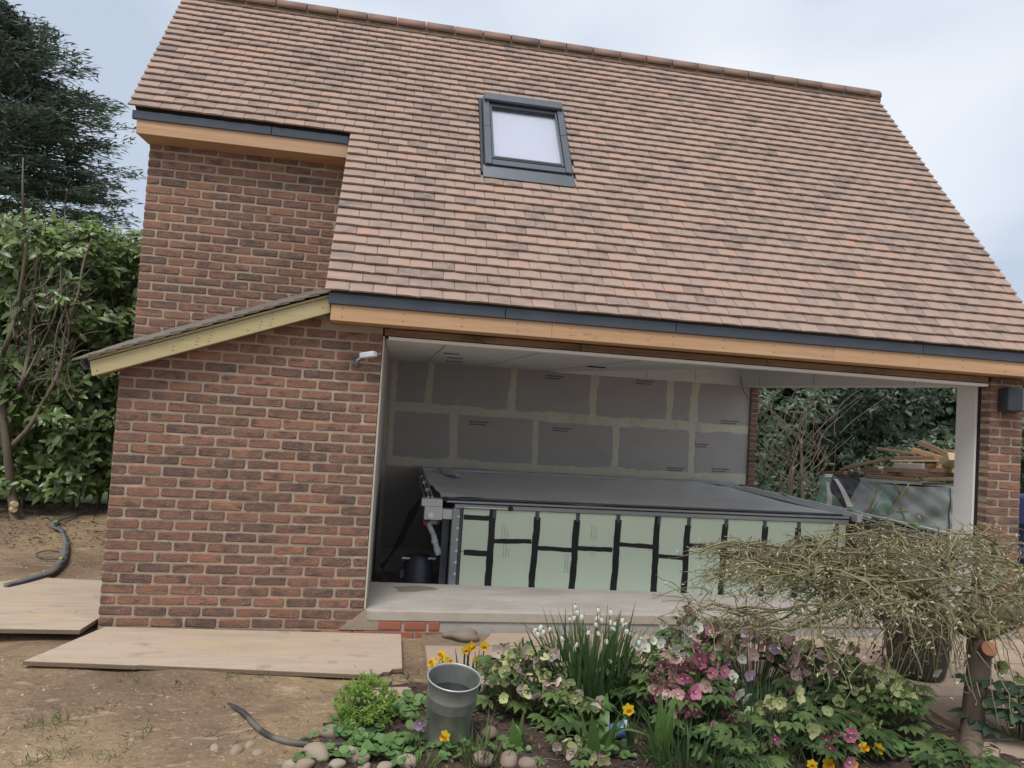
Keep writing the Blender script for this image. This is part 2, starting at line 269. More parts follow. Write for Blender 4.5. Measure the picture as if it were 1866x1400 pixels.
class LB:                                                       # many copies of small templates in one mesh
    def __init__(s): s.V = []; s.LI = []; s.LT = []; s.R = []; s.nv = 0
    def add(s, tpl, M, T, rnd):
        V, F = tpl; V = np.asarray(V, float); M = np.asarray(M); T = np.asarray(T); n = len(T)
        if n == 0: return
        P = np.einsum('nij,kj->nki', M, V)+T[:, None, :]; k = len(V)
        li = np.concatenate([np.array(f) for f in F]); lt = np.array([len(f) for f in F])
        s.V.append(P.reshape(-1, 3)); s.LI.append((li[None, :]+(s.nv+np.arange(n)*k)[:, None]).ravel()); s.LT.append(np.tile(lt, n)); s.R.append(np.repeat(rnd, len(F))); s.nv += n*k
    def build(s, name, m, parent=None, smooth=True, stuff=True):
        V = np.concatenate(s.V); LI = np.concatenate(s.LI); LT = np.concatenate(s.LT); R = np.concatenate(s.R)
        me = bpy.data.meshes.new(name); me.vertices.add(len(V)); me.vertices.foreach_set('co', V.astype(np.float32).ravel())
        me.loops.add(len(LI)); me.loops.foreach_set('vertex_index', LI.astype(np.int32)); me.polygons.add(len(LT))
        ls = np.concatenate([[0], np.cumsum(LT)[:-1]]); me.polygons.foreach_set('loop_start', ls.astype(np.int32)); me.polygons.foreach_set('loop_total', LT.astype(np.int32))
        at = me.attributes.new('rnd', 'FLOAT', 'FACE'); at.data.foreach_set('value', R.astype(np.float32)); me.materials.append(MATS[m])
        if smooth: me.polygons.foreach_set('use_smooth', np.ones(len(LT), bool))
        me.update(calc_edges=True); me.validate()
        o = newobj(name, me, parent)
        if stuff: o['kind'] = 'stuff'
        return o
def frames(d, nrm, L, Wd, Th=None):
    """matrices whose columns are direction*L, side*W, normal*Th"""
    d = d/np.linalg.norm(d, axis=1, keepdims=True); sd = np.cross(nrm, d); sd /= (np.linalg.norm(sd, axis=1, keepdims=True)+1e-9); up = np.cross(d, sd)
    L = np.broadcast_to(L, len(d)); Wd = np.broadcast_to(Wd, len(d)); Th = L if Th is None else np.broadcast_to(Th, len(d))
    return np.stack([d*L[:, None], sd*Wd[:, None], up*Th[:, None]], axis=2)
def unit(n): v = RG.normal(size=(n, 3)); return v/np.linalg.norm(v, axis=1, keepdims=True)
OVAL = ([(0, 0, 0), (.33, 0, .02), (.70, 0, .0), (1, 0, -.10), (.30, .46, .07), (.68, .42, .05), (.30, -.46, .07), (.68, -.42, .05)],
        [(0, 1, 4), (0, 6, 1), (1, 2, 5, 4), (1, 6, 7, 2), (2, 3, 5), (2, 7, 3)])
SLIM = ([(0, 0, 0), (.5, .5, .05), (.5, -.5, .05), (1, 0, -.08)], [(0, 2, 3, 1)])
ROUND = ([(0, 0, 0), (.25, .5, .08), (.6, .62, .1), (.95, .35, .02), (1, 0, .0), (.95, -.35, .02), (.6, -.62, .1), (.25, -.5, .08), (.5, 0, -.05)], [(0, 8, 2, 1), (8, 4, 3, 2), (8, 6, 5, 4), (0, 7, 6, 8)])

# ================================================================== SETTING
GZ = -.03
def gz(x, y):                                                   # ground height
    b = 0.035*math.exp(-((y+1.75)/.45)**2-((x-3.2)/1.7)**4)     # the bed is slightly heaped
    return GZ + .010*math.sin(x*2.3+y*1.1)+.008*math.sin(x*5.1-y*4.3)+.006*math.sin(x*11+y*9)+b*0
g = MB()
nx, ny = 190, 150
xs = np.concatenate([np.linspace(-60, -5, 16), np.linspace(-4.9, 2.3, 122)]); ys = np.concatenate([np.linspace(-30, -3.2, 12), np.linspace(-3.1, 6.6, 130)])
vs = [(x, y, gz(x, y)) for y in ys for x in xs]; NX = len(xs)
g.add(vs, [(j*NX+i, j*NX+i+1, (j+1)*NX+i+1, (j+1)*NX+i) for j in range(len(ys)-1) for i in range(NX-1) if not (xs[i+1] > 1.62 and ys[j+1] > .05)])
ground = g.build('ground', 'soil', None, True); ground['kind'] = 'structure'
g = MB(); xs = np.linspace(1.6, 60, 3)                          # soil under the paving and house out to the right
g.add([(2.1, -30, GZ-.03), (60, -30, GZ-.03), (60, .02, GZ-.03), (2.1, .02, GZ-.03)], [(0, 1, 2, 3)])
g.add([(7.3, .02, GZ-.03), (60, .02, GZ-.03), (60, 6, GZ-.03), (7.3, 6, GZ-.03)], [(0, 1, 2, 3)])
g.build('side_ground', 'soil')['kind'] = 'structure'
g = MB(); g.add([(-250, 5.55, GZ+.03), (250, 5.55, GZ+.03), (250, 400, .0), (-250, 400, 0)], [(0, 1, 2, 3)])
g.build('lawn', 'lawn')['kind'] = 'structure'
# flower bed: mulch sheet with clods
g = MB(); bx = np.linspace(1.66, 5.5, 90); by = np.linspace(-2.7, -1.0, 50); inside = {}
def bed_z(x, y): return -.012+.016*math.sin(x*9+y*5)*math.sin(y*11-x*3)+.01*math.sin(x*31+y*17)*math.sin(y*37)+.01
def in_bed(x, y):
    left = 1.66+.10*math.sin(y*4)+max(0, (y+1.55))*.22
    back = -1.02-.05*math.sin(x*3.1)-.06*max(0, x-4.2)
    right = 5.22+.08*math.sin(y*5)
    return left < x < right and y < back
for j, y in enumerate(by):
    for i, x in enumerate(bx): g.v.append((x, y, bed_z(x, y)))
for j in range(len(by)-1):
    for i in range(len(bx)-1):
        if in_bed((bx[i]+bx[i+1])/2, (by[j]+by[j+1])/2):
            n = len(bx); g.f.append((j*n+i, j*n+i+1, (j+1)*n+i+1, (j+1)*n+i)); g.r.append(0)
g.build('flower_bed', 'mulch', None, True)['kind'] = 'structure'
lb = LB(); n = 2600                                             # bark litter
T = np.stack([RG.uniform(1.66, 5.2, n), RG.uniform(-2.4, -1.05, n), np.zeros(n)], 1); T = T[[in_bed(a, b) for a, b, c in T]]
T[:, 2] = [bed_z(a, b)+.004 for a, b, c in T]; n = len(T); d = unit(n); d[:, 2] *= .35
lb.add(SLIM, frames(d, np.tile((0, 0, 1.), (n, 1))+unit(n)*.5, RG.uniform(.012, .05, n), RG.uniform(.006, .016, n)), T, RG.random(n))
o = lb.build('bark_litter', 'litter'); tag(o, 'loose brown bark and leaf litter on the flower bed soil', 'bark litter')
# small stones and clods on the bare soil
lb = LB(); n = 6000
ico = ([(0, 0, 1), (.9, 0, .1), (.28, .85, 0), (-.73, .53, .1), (-.73, -.53, 0), (.28, -.85, .1), (0, 0, -1)], [(0, 1, 2), (0, 2, 3), (0, 3, 4), (0, 4, 5), (0, 5, 1), (6, 2, 1), (6, 3, 2), (6, 4, 3), (6, 5, 4), (6, 1, 5)])
X = RG.uniform(-3, 2.1, n); Y = RG.uniform(-2.5, 4.5, n)**1; keep = [(not (-.3 < a < 2.1 and -.95 < b < 0.1)) and not (a > -.05 and b > -.02) and not (-1.4 < a < 0 and -.25 < b < 1.3) and not in_bed(a, b) for a, b in zip(X, Y)]
X, Y = X[keep], Y[keep]; n = len(X); S = .002+.011*RG.random(n)**5
M_ = frames(unit(n), unit(n), S*1.3, S, S*.7); lb.add(ico, M_, np.stack([X, Y, [gz(a, b) for a, b in zip(X, Y)]], 1), RG.random(n))
o = lb.build('small_stones', 'grit', None, False)
lb2 = LB(); n = 5000; X = RG.uniform(-2.6, 2.3, n); Y = RG.uniform(-2.5, 3.6, n); kp_ = np.array([(not (-.3 < a < 2.12 and -.97 < b < .1)) and not (a > -.05 and b > -.02) and not (-1.45 < a < 0 and -.25 < b < 1.32) and (math.sin(a*3.1+b*2)+math.sin(b*4.3-a)+random.gauss(0, .7) > .2) for a, b in zip(X, Y)]); X, Y = X[kp_], Y[kp_]; n = len(X); S = .003+.014*RG.random(n)**3
lb2.add(ico, frames(unit(n), unit(n), S*1.3, S, S*.6), np.stack([X, Y, [gz(a, b) for a, b in zip(X, Y)]], 1), RG.random(n)); o2 = lb2.build('soil_clods', 'soil', None, False); tag(o2, 'crumbly brown clods of earth scattered over the bare soil', 'soil clods'); tag(o, 'small scattered stones and grit on the bare brown soil', 'grit')
# grass wisps on the soil
lb = LB(); cl = [PZ(u, v, GZ) for u, v in [(60, 1330), (90, 1325), (130, 1310), (60, 1390), (100, 1385), (210, 1380), (110, 1345), (235, 1240), (420, 1232), (330, 1250), (480, 1235), (735, 1245), (745, 1235), (770, 1155), (780, 1150), (790, 1157), (190, 1290), (260, 1340), (640, 1235), (120, 950), (160, 955), (75, 948), (200, 960)]]
for c in cl:
    n = 26; T = np.tile(c, (n, 1)); T[:, :2] += RG.normal(size=(n, 2))*.05; T[:, 2] = GZ
    d = RG.normal(size=(n, 3))*.6; d[:, 2] = np.abs(d[:, 2])*.6+.3
    lb.add(SLIM, frames(d, unit(n), RG.uniform(.03, .07, n), .005), T, RG.random(n))
o = lb.build('grass_wisps', 'grass_blade'); tag(o, 'sparse wisps of grass sprouting from the bare soil', 'grass')

# patio: separate sandstone flags
patio = MB(); patio.add([(2.22, -1.25, -.022), (9, -1.25, -.022), (9, -.02, -.022), (2.22, -.02, -.022)], [(0, 1, 2, 3)]); patio.add([(5.05, -6, -.022), (9, -6, -.022), (9, -1.25, -.022), (5.05, -1.25, -.022)], [(0, 1, 2, 3)])
patio = patio.build('patio', 'joint_sand'); patio['kind'] = 'structure'
def flag(poly, z=.0):
    m = MB(); m.rn = random.random(); m.prism([(x, y, -.03) for x, y in poly], (0, 0, .03+z+random.uniform(-.003, .003)))
    bevel(m.build('paving_slab', 'paving', patio), .006, 2)
flag([(2.62, -.30), (3.32, -.32), (3.24, -.035), (2.74, -.035)]); flag([(3.335, -.32), (4.0, -.33), (3.95, -.035), (3.28, -.035)])
flag([(2.23, -1.2), (3.12, -1.2), (2.98, -.34), (2.23, -.33)]); flag([(3.14, -1.2), (3.98, -1.2), (3.98, -.35), (3.0, -.345)])
x = 4.02
for i, w in enumerate([.62, .85, .6, .9, .62, .85]):
    if i > 0: flag([(x, -.62), (x+w, -.62), (x+w, -.05), (x, -.05)])
    else: flag([(x, -.62), (x+w, -.62), (x+w, -.30), (x+.3, -.1), (x, -.34)])
    x += w+.015
x = 4.0
for w in [.85, .6, .9, .62, .85, .5]: flag([(x, -1.22), (x+w, -1.22), (x+w, -.635), (x, -.635)]); x += w+.015
y = -1.24
for r in range(5):
    x = 5.1 if r % 2 else 5.24
    for w in [.6, .9, .6, .9]: flag([(x, y-.585), (x+w, y-.585), (x+w, y), (x, y)]); x += w+.015
    y -= .6
# rough stone block below the slab edge
def rock(name, c, sx, sy, sz, seed, m, parent=None, rot=0, sub=2, rough=.2):
    import bmesh
    bm = bmesh.new(); bmesh.ops.create_icosphere(bm, subdivisions=sub, radius=1); rr = random.Random(seed)
    ph = [rr.uniform(0, 6) for _ in range(6)]
    for v in bm.verts:
        p = v.co.copy(); k = 1+rough*(math.sin(p.x*2.3+ph[0])*math.sin(p.y*2.1+ph[1])+.5*math.sin(p.z*3.7+ph[2]+p.x*2))
        v.co = Vector((p.x*sx*k, p.y*sy*k, p.z*sz*k))
    me = bpy.data.meshes.new(name); bm.to_mesh(me); bm.free(); me.materials.append(MATS[m]); me.polygons.foreach_set('use_smooth', [True]*len(me.polygons))
    return newobj(name, me, parent, Matrix.Translation(Vector([float(t) for t in c])) @ Matrix.Rotation(rot, 4, 'Z') @ Matrix.Rotation(rr.uniform(-.3, .3), 4, 'X'))
tag(rock('rough_stone', (2.52, -.10, -.01), .13, .09, .055, 3, 'rock', None, .2, 3, .35), 'jagged broken stone lying against the concrete slab beside the brick corner', 'stone')

# ================================================================== BUILDING
B = thing('garden_building', 'red brick outbuilding with steep brown tiled roof and a wide open front', 'building', (3.5, 2.2, 0))
PH = .9503; EY, EZ = -.2374, 2.409; CP, SP = math.cos(PH), math.sin(PH)
def roofp(x, s, h=0): return (x, EY+s*CP-h*SP, EZ+s*SP+h*CP)    # a point s metres up the slope, h above it
# ---- brick meshes
def brick_mesh(Lb, seed, dep=.1025, hgt=.065, m='brick'):
    r = random.Random(seed); mb = MB(); j = lambda a: r.uniform(-a, a); hx, hz = Lb/2-.003, hgt/2-.0028; e = .005
    ring = lambda y, inn, jt: [(sx*(hx-inn)+j(jt), y+j(jt*.5), sz*(hz-inn)+j(jt)) for sx, sz in ((-1, -1), (1, -1), (1, 1), (-1, 1))]
    def ring8(y, inn, jt):
        o = []
        for sx, sz, first in ((-1, -1, 1), (1, -1, 0), (1, 1, 1), (-1, 1, 0)):
            a = (sx*(hx-inn), sz*(hz-inn-.008)); b = (sx*(hx-inn-.010), sz*(hz-inn))
            for q in ((a, b) if first else (b, a)): o.append((q[0]+j(jt), y+j(jt*.4), q[1]+j(jt)))
        return o
    a = ring8(j(.002), e, .0034); b = ring8(.005, 0, .0028); c = [(p[0], dep, p[2]) for p in b]
    mb.add(a+b+c, [tuple(range(8))]+[(8+i, 8+(i+1) % 8, (i+1) % 8, i) for i in range(8)]+[(16+i, 16+(i+1) % 8, 8+(i+1) % 8, 8+i) for i in range(8)])
    return mb.mesh('brick', m)
BF = [brick_mesh(.215, i) for i in range(8)]; BH = [brick_mesh(.1025, 50+i) for i in range(6)]
def place(me, parent, name, world): return newobj(name, me, parent, world)
def bricks(parent, origin, ang, width, k0, k1, zoff, allow, single, rest, start='half', depth=.1025):
    """stretcher bond on a plane; origin (x,y) of the left end seen from the front, ang turns +X into the wall's run"""
    ca, sa = math.cos(ang), math.sin(ang)
    for k in range(k0, k1+1):
        z = .0325+.075*(k-1)+zoff; u = 0.; odd = (k % 2 == 1) == (start == 'half'); first = True
        while u < width-.02:
            Lb = .1025 if (odd and first) else .215
            first = False
            l = min(Lb, width-u)
            if width-(u+l) < .03: l = width-u
            c = u+l/2
            if allow(c, z, l):
                half = l < .16; me = random.choice(BH if half else BF); base = .1025 if half else .215
                W_ = Matrix.Translation((origin[0]+c*ca, origin[1]+c*sa, z+random.uniform(-.0012, .0012))) @ Matrix.Rotation(ang, 4, 'Z') @ Matrix.Rotation(random.uniform(-.006, .006), 4, 'Y') @ Matrix.Diagonal((l/base, 1, 1, 1))
                if single: place(me, parent, 'brick', W_)
                else: rest.append((me, W_))
            u += l+.010
def join(lst, name, m, parent):
    mb = MB()
    for me, w in lst:
        mb.rn = random.random(); mb.add([w @ v.co for v in me.vertices], [tuple(p.vertices) for p in me.polygons])
    o = mb.build(name, m, parent); o['kind'] = 'stuff'; return o
# ---- front wall (lean-to front)
barge = lambda x: 1.71+(x+.12)*(2.27-1.71)/(1.40+.12)           # underside of the verge board
fw = MB(); top = lambda x: barge(x)+.05 if x < 1.41 else 2.212
fw.prism([(.005, .006, -.25), (1.786, .006, -.25), (1.786, .006, 2.212), (1.415, .006, 2.212), (1.405, .006, top(1.405)), (.005, .006, top(0))], (0, .29, 0))
FW = fw.build('front_wall', 'mortar', B)
bricks(FW, (0, 0), 0, 1.79, 0, 30, 0, lambda c, z, l: z < top(c)-.005 and (c > 1.36 and z < 2.19 or c <= 1.36 and z < barge(c)+.045), True, None)
m = MB(); m.rn = .2
for (x0, x1) in ((1.90, 2.08), (2.09, 2.26), (2.27, 2.36)):     # orange footing bricks under the slab lip
    bevel(MB().box(x0, x1-.012, -.012, .05, .002, .062).build('brick', 'brick_orange', FW), .006, 2)
for i in range(4): bevel(MB().box(1.50+i*.225, 1.50+i*.225+.213, -.010, .05, -.075, -.012).build('brick', 'brick_orange', FW), .005, 2)
MB().prism([(1.62, -.008, .0), (1.93, -.008, -.002), (1.90, -.008, .066), (1.80, -.008, .145), (1.71, -.008, .07)], (0, .05, 0)).build('mortar_smear', 'mortar', FW)
rest = []
bricks(None, (0, 1.065), -math.pi/2, 1.065-.1125, 0, 24, 0, lambda c, z, l: z < 1.78, False, rest)      # left return of the lean-to
MB().box(.010, .12, .11, 1.06, -.25, 1.80).build('side_wall', 'mortar', B)
# ---- upper wall (set back) and left gable
UX, UY = -.297, 1.0655
MB().box(UX+.006, 1.50, UY+.006, UY+.30, 1.2, 3.80).build('upper_wall', 'mortar', B)
bricks(None, (UX, UY), 0, 1.80, 16, 50, .013, lambda c, z, l: z > 1.80+.38*(c+UX), False, rest, 'full')
gab = MB(); gab.prism([(UX+.009, UY+.11, -.25), (UX+.009, 4.70, -.25), (UX+.009, 4.70, 3.0), (UX+.009, 2.2, 5.42), (UX+.009, 1.05, 3.80), (UX+.009, UY+.11, 3.7)], (.28, 0, 0)); gab.build('gable_wall', 'mortar', B)
bricks(None, (UX, 4.70), -math.pi/2, 4.70-UY-.11, 0, 70, .013, lambda c, z, l: (z < 2.95+(c)*.93 if c < 2.5 else z < 5.35-(c-2.5)*1.35), False, rest)
# ---- right pillar
PX = 6.955
MB().box(PX+.005, 7.277, .006, .30, -.25, 2.20).build('pillar', 'mortar', B)
pil = B.children[-1] if False else [o for o in bpy.data.objects if o.name.startswith('pillar')][0]
zoff = 2.1137-(.0325+.075*27)
bricks(pil, (PX, 0), 0, .327, 1, 29, zoff, lambda c, z, l: z < 2.22, True, None, 'half')
bricks(None, (7.282, .1125), math.pi/2, .2, 1, 29, zoff, lambda c, z, l: z < 2.2, False, rest)
# rear brick jamb of the side opening and back wall outside face
MB().box(7.17, 7.275, 4.50, 4.75, -.25, 2.6).build('rear_pier', 'mortar', B)
bricks(None, (7.168, 4.494), 0, .112, 1, 33, 0, lambda c, z, l: True, False, rest, 'full')
join(rest, 'brickwork', 'brick', B)
# jamb lining, damp course strip, edge beads
MB().box(PX+.004, PX+.02, .104, .140, .10, 2.14).build('damp_course_strip', 'black', B)
bevel(MB().box(PX-.012, PX+.02, .142, .362, .545, 2.15).build('jamb_board', 'jamb_board', B), .003)
bevel(MB().box(PX-.012, PX+.02, .142, .362, .10, .54).build('jamb_board', 'jamb_board', B), .003)
MB().box(1.7905, 1.803, .004, .30, .146, 2.15).build('plaster_bead', 'plaster_edge', B)
# ---- interior shell
MB().box(1.790, 1.806, .301, 4.56, -.62, 2.30).build('inner_side_wall', 'board_grey', B)
MB().box(1.80, 7.17, 4.56, 4.75, -.62, 3.0).build('back_wall', 'tape_cream', B)
BW = [o for o in bpy.data.objects if o.name.startswith('back_wall')][0]
YB = 4.556
def board(x0, x1, z0, z1):
    m = MB(); m.rn = random.random(); m.box(x0+.004, x1-.004, YB-.010, YB+.02, z0+.004, z1-.004); bevel(m.build('cement_board', 'board_grey', BW), .003)
row_top = [1.86, 2.38, 3.55, 4.74, 5.90, 6.28, 7.165]; row_mid = [1.86, 2.75, 3.92, 5.10, 6.27, 7.165]; row_low = [1.86, 3.3, 4.5, 5.7, 7.165]
for a, b in zip(row_top, row_top[1:]): board(a, b, 1.62, 2.28)
for a, b in zip(row_mid, row_mid[1:]): board(a, b, .87, 1.62)
for a, b in zip(row_low, row_low[1:]): board(a, b, -.3, .87)
def tape(a, b, w, seed, lift=0):                                       # a filled joint with ragged edges; a,b = (x,z)
    r = random.Random(seed); a = np.array(a, float); b = np.array(b, float); d = b-a; Ln = np.linalg.norm(d); d /= Ln; nn = np.array([-d[1], d[0]]); n = max(4, int(Ln/.035)); L_, R_ = [], []
    wa = wb = w/2
    for i in range(n+1):
        p = a+d*Ln*i/n; wa += r.uniform(-.012, .012); wb += r.uniform(-.012, .012); wa = min(max(wa, w*.36), w*.62); wb = min(max(wb, w*.36), w*.62)
        L_.append(p+nn*wa); R_.append(p-nn*wb)
    vs = [(p[0], YB-.0135-lift, p[1]) for p in L_]+[(p[0], YB-.0135-lift, p[1]) for p in R_]+[(p[0], YB-.008, p[1]) for p in L_]+[(p[0], YB-.008, p[1]) for p in R_]; k = n+1
    MB().add(vs, [(i, i+1, k+i+1, k+i) for i in range(n)]+[(2*k+i, i, i+1, 2*k+i+1)[::-1] for i in range(n)]+[(3*k+i, k+i, k+i+1, 3*k+i+1) for i in range(n)]).build('joint_filler', 'tape_cream', BW)
s_ = 1
for x in row_top[1:-1]: tape((x-.01, 1.60), (x+.01, 2.285), .105 if x < 6.2 else .12, s_); s_ += 1
for x in row_mid[1:-1]: tape((x+.01, .86), (x-.01, 1.65), .105, s_); s_ += 1
for z, w in ((1.62, .13), (.885, .13)): tape((1.86, z+.01), (7.16, z-.01), w, s_, .0012); s_ += 1
tape((1.885, .9), (1.885, 2.27), .08, 77, .0006)
sm = MB()
for xx in np.arange(2.0, 7.1, .39):
    for zz in (.98, 1.25, 1.52, 1.76, 2.0): sm.tube([(xx+.02*math.sin(zz*40+xx*9), YB-.0118, zz), (xx+.02*math.sin(zz*40+xx*9), YB-.009, zz)], .007, 6)
sm.build('screw_heads', 'tape_cream', BW)
for (x, z) in ((4.15, 2.20), (5.5, 2.22), (3.1, 1.48), (4.3, 1.46), (6.85, 1.72), (6.75, 1.0), (6.05, .98), (6.4, 1.35)):   # faint two-line print on the boards
    m = MB()
    for ln in range(2):
        xx = x-.14
        while xx < x+.13-ln*.05:
            w = random.uniform(.012, .035); m.box(xx, xx+w, YB-.0118, YB-.009, z-ln*.035, z-ln*.035+.018); xx += w+.008
    m.build('board_print', 'print_dark', BW)
# bulkhead above the boards, ceiling (rises towards the far right corner)
def quadz(x): return 2.275+max(0, (x-4.2))/(6.95-4.2)*.24
m = MB(); m.add([(1.81, .10, 2.142), (6.96, .10, 2.165), (6.96, 4.56, 2.52), (4.2, 4.56, 2.275), (1.81, 4.56, 2.27)], [(0, 1, 2, 3), (0, 3, 4)])
m.add([(1.81, .10, 2.30), (6.96, .10, 2.30), (6.96, 4.56, 2.62), (1.81, 4.56, 2.62)], [(0, 1, 2, 3)])
CE = m.build('ceiling', 'ceiling_board', B)
m = MB(); m.prism([(4.15, 4.50, 2.262), (6.95, 4.50, 2.268), (6.95, 4.50, 2.60), (4.15, 4.50, 2.40)], (0, .05, 0)); BK = m.build('bulkhead', 'ceiling_board', B)
for x, z in ((4.74, 2.30), (5.50, 2.38), (6.25, 2.44)): MB().box(x, x+.004, 4.4975, 4.4995, 2.265, z).build('board_seam', 'print_dark', BK)
for x0, y0, x1 in ((2.35, 1.55, 2.50), (2.45, 2.45, 2.62), (3.95, 2.1, 4.15), (2.5, 3.4, 2.7)):
    zz = lambda y: 2.142+(2.27-2.142)*(y-.1)/4.46-.002
    MB().hexa([(x0, y0, zz(y0)-.003), (x1, y0, zz(y0)-.003), (x1, y0+.05, zz(y0+.05)-.003), (x0, y0+.05, zz(y0+.05)-.003), (x0, y0, zz(y0)+.01), (x1, y0, zz(y0)+.01), (x1, y0+.05, zz(y0)+.01), (x0, y0+.05, zz(y0)+.01)]).build('light_slot', 'black', CE)
for x in (2.28, 3.05, 3.9):
    MB().bar((x, .12, 2.1405), (x+.02, 4.5, 2.2665), .006, .002).build('board_seam', 'print_dark', CE)
# head over the side opening
MB().prism([(6.95, .14, 2.145), (6.95, 4.555, 2.255), (6.95, 4.555, 2.62), (6.95, .14, 2.30)], (.33, 0, 0)).build('side_lintel', 'jamb_board', B)
SLn = [o for o in bpy.data.objects if o.name.startswith('side_lintel')][0]
for y in (.9, 2.6, 3.9): MB().box(6.9475, 6.9495, y, y+.005, 2.15+(y-.14)*.025, 2.36).build('board_seam', 'print_dark', SLn)
MB().tube([PY(1349, 687, 4.4), PY(1351, 700, 4.35), PY(1356, 715, 4.4), PY(1364, 727, 4.5)], .006, 5).build('loose_cable', 'hose', SLn)
# ---- floor slab with lip, pit
SL = MB().prism([(1.80, 0, .145), (7.28, 0, .145), (7.28, .5, .145), (5.28, .61, .145), (4.22, .70, .145), (1.80, .83, .145)], (0, 0, -.25)).build('floor_slab', 'concrete', B); bevel(SL, .006, 2)
bevel(MB().box(1.815, 6.95, -.012, .004, .066, .139).build('slab_edge', 'concrete_edge', SL), .006, 2)
st = MB(); c0 = PZ(752, 1073, .1462); n = 22; vv = []
for i in range(n):
    a = 2*math.pi*i/n; vv.append((c0[0]+.17*math.cos(a)*(1+.25*math.sin(3*a+1)), c0[1]+.10*math.sin(a)*(1+.3*math.sin(2*a)), .1462))
st.add(vv, [tuple(range(n))]); st.build('damp_patch', 'stain', SL)
MB().box(1.6, 7.4, .3, 5.0, -.75, -.62).build('pit_floor', 'concrete', B)
MB().box(6.975, 7.27, .31, 4.50, -.62, .74).build('side_upstand', 'concrete', B)
# ---- timber beam and track over the opening
for x0, x1 in ((1.80, 3.30), (3.305, 4.86), (4.865, 6.925)):
    bevel(MB().box(x0, x1, -.005, .09, 2.158, 2.208).build('head_beam', 'old_wood', B), .004)
bevel(MB().box(1.83, 6.94, .012, .098, 2.128, 2.152).build('head_track', 'ceiling_board', B), .003)
# ---- lower eaves: fascia, soffit, drip strip
for x0, x1 in ((1.42, 3.02), (3.0205, 5.32), (5.3205, 7.45)): bevel(MB().box(x0, x1, -.205, -.178, 2.213, 2.330).build('fascia_board', 'fascia_wood', B), .004)
for i, x in enumerate(np.linspace(1.5, 7.3, 15)):
    for z in (2.245, 2.30): MB().tube([(x+.02*math.sin(i*7), -.2065, z), (x+.02*math.sin(i*7), -.204, z)], .0045, 6).build('nail_head', 'window_dark', B)
MB().box(1.42, 7.45, -.178, .012, 2.215, 2.24).build('soffit_board', 'fascia_wood', B)
for x0, x1 in ((1.40, 2.66), (2.663, 3.98), (3.983, 6.10), (6.103, 7.46)): bevel(MB().box(x0, x1, -.222, -.190, 2.328, 2.408).build('gutter_strip', 'metal_grey', B), .006, 2)
# ---- upper eaves
ey, ez = roofp(0, 1.9)[1:]
for x0, x1 in ((-.385, .72), (.723, 1.365)): bevel(MB().box(x0, x1, ey+.01, ey+.045, 3.868, 3.940).build('gutter_strip', 'metal_grey', B), .006, 2)
bevel(MB().box(-.35, 1.37, ey+.025, ey+.05, 3.752, 3.872).build('fascia_board', 'fascia_wood', B), .004)
MB().prism([(-.35, ey+.05, 3.757), (1.37, ey+.05, 3.757), (1.37, UY+.01, 3.735), (-.30, UY+.01, 3.735)], (0, 0, .02)).build('soffit_board', 'fascia_wood', B)
MB().prism([(-.349, ey+.05, 3.757), (-.349, ey+.05, 3.90), (-.349, 1.5, 4.5), (-.349, 1.5, 4.3), (-.31, UY+.02, 3.735)], (.02, 0, 0)).build('verge_board', 'fascia_wood', B)
# cheek below the step of the roof
MB().prism([(1.44, -.16, 2.34), (1.44, UY, 2.34), (1.44, UY, 4.05), (1.44, -.16, 2.42)], (.06, 0, 0)).build('roof_cheek', 'old_wood', B)
# ---- roof deck, tiles, ridge
SR = 3.95
dk = MB()
def slab_roof(x0, x1, s0, s1, h0=-.045, h1=-.004):
    dk.hexa([roofp(x0, s0, h0), roofp(x1, s0, h0), roofp(x1, s1, h0), roofp(x0, s1, h0), roofp(x0, s0, h1), roofp(x1, s0, h1), roofp(x1, s1, h1), roofp(x0, s1, h1)])
slab_roof(1.42, 7.26, .005, 1.93); slab_roof(-.37, 7.22, 1.93, SR)
ry, rz = roofp(0, SR)[1:]
dk.hexa([(-.4, ry, rz-.05), (7.3, ry, rz-.05), (7.3, 5.0, 2.55), (-.4, 5.0, 2.55), (-.4, ry, rz), (7.3, ry, rz), (7.3, 5.0, 2.6), (-.4, 5.0, 2.6)])
RF = dk.build('roof', 'underlay', B)
def tile_mesh(seed, w=.1635, l=.17, t=.013):
    r = random.Random(seed); j = lambda a: r.uniform(-a, a); hx = w/2
    lo = [(-hx, j(.004)), (0, j(.003)), (hx, j(.004))]; cam_ = r.uniform(.001, .0045)
    top_ = [(x, y, t+(cam_ if i == 1 else 0)) for i, (x, y) in enumerate(lo)]; bot = [(x, y+.001, 0) for x, y in lo]; tb = [(-hx, l, t), (0, l, t+cam_), (hx, l, t)]; bb = [(-hx, l, 0), (0, l, 0), (hx, l, 0)]
    mb = MB(); mb.add(top_+bot+tb+bb, [(0, 1, 7, 6), (1, 2, 8, 7), (3, 4, 1, 0), (4, 5, 2, 1), (3, 0, 6, 9), (5, 11, 8, 2), (4, 3, 9, 10), (5, 4, 10, 11)])
    return mb.mesh('roof_tile', 'tile')
TM = [tile_mesh(i) for i in range(7)]
SX0, SX1, SS0, SS1 = 2.50, 3.335, 1.50, 2.72                     # hole for the roof window
RB = Matrix(((1, 0, 0, 0), (0, CP, -SP, EY), (0, SP, CP, EZ), (0, 0, 0, 1)))
def tile_at(xc, s, w):
    me = random.choice(TM)
    return me, RB @ Matrix.Translation((xc, s, .0)) @ Matrix.Rotation(-.205+random.uniform(-.012, .012), 4, 'X') @ Matrix.Translation((0, 0, .014)) @ Matrix.Rotation(random.uniform(-.010, .010), 4, 'Z') @ Matrix.Rotation(random.gauss(0, .008), 4, 'Y') @ Matrix.Diagonal((w/.1635, 1, 1, 1))
tiles = []
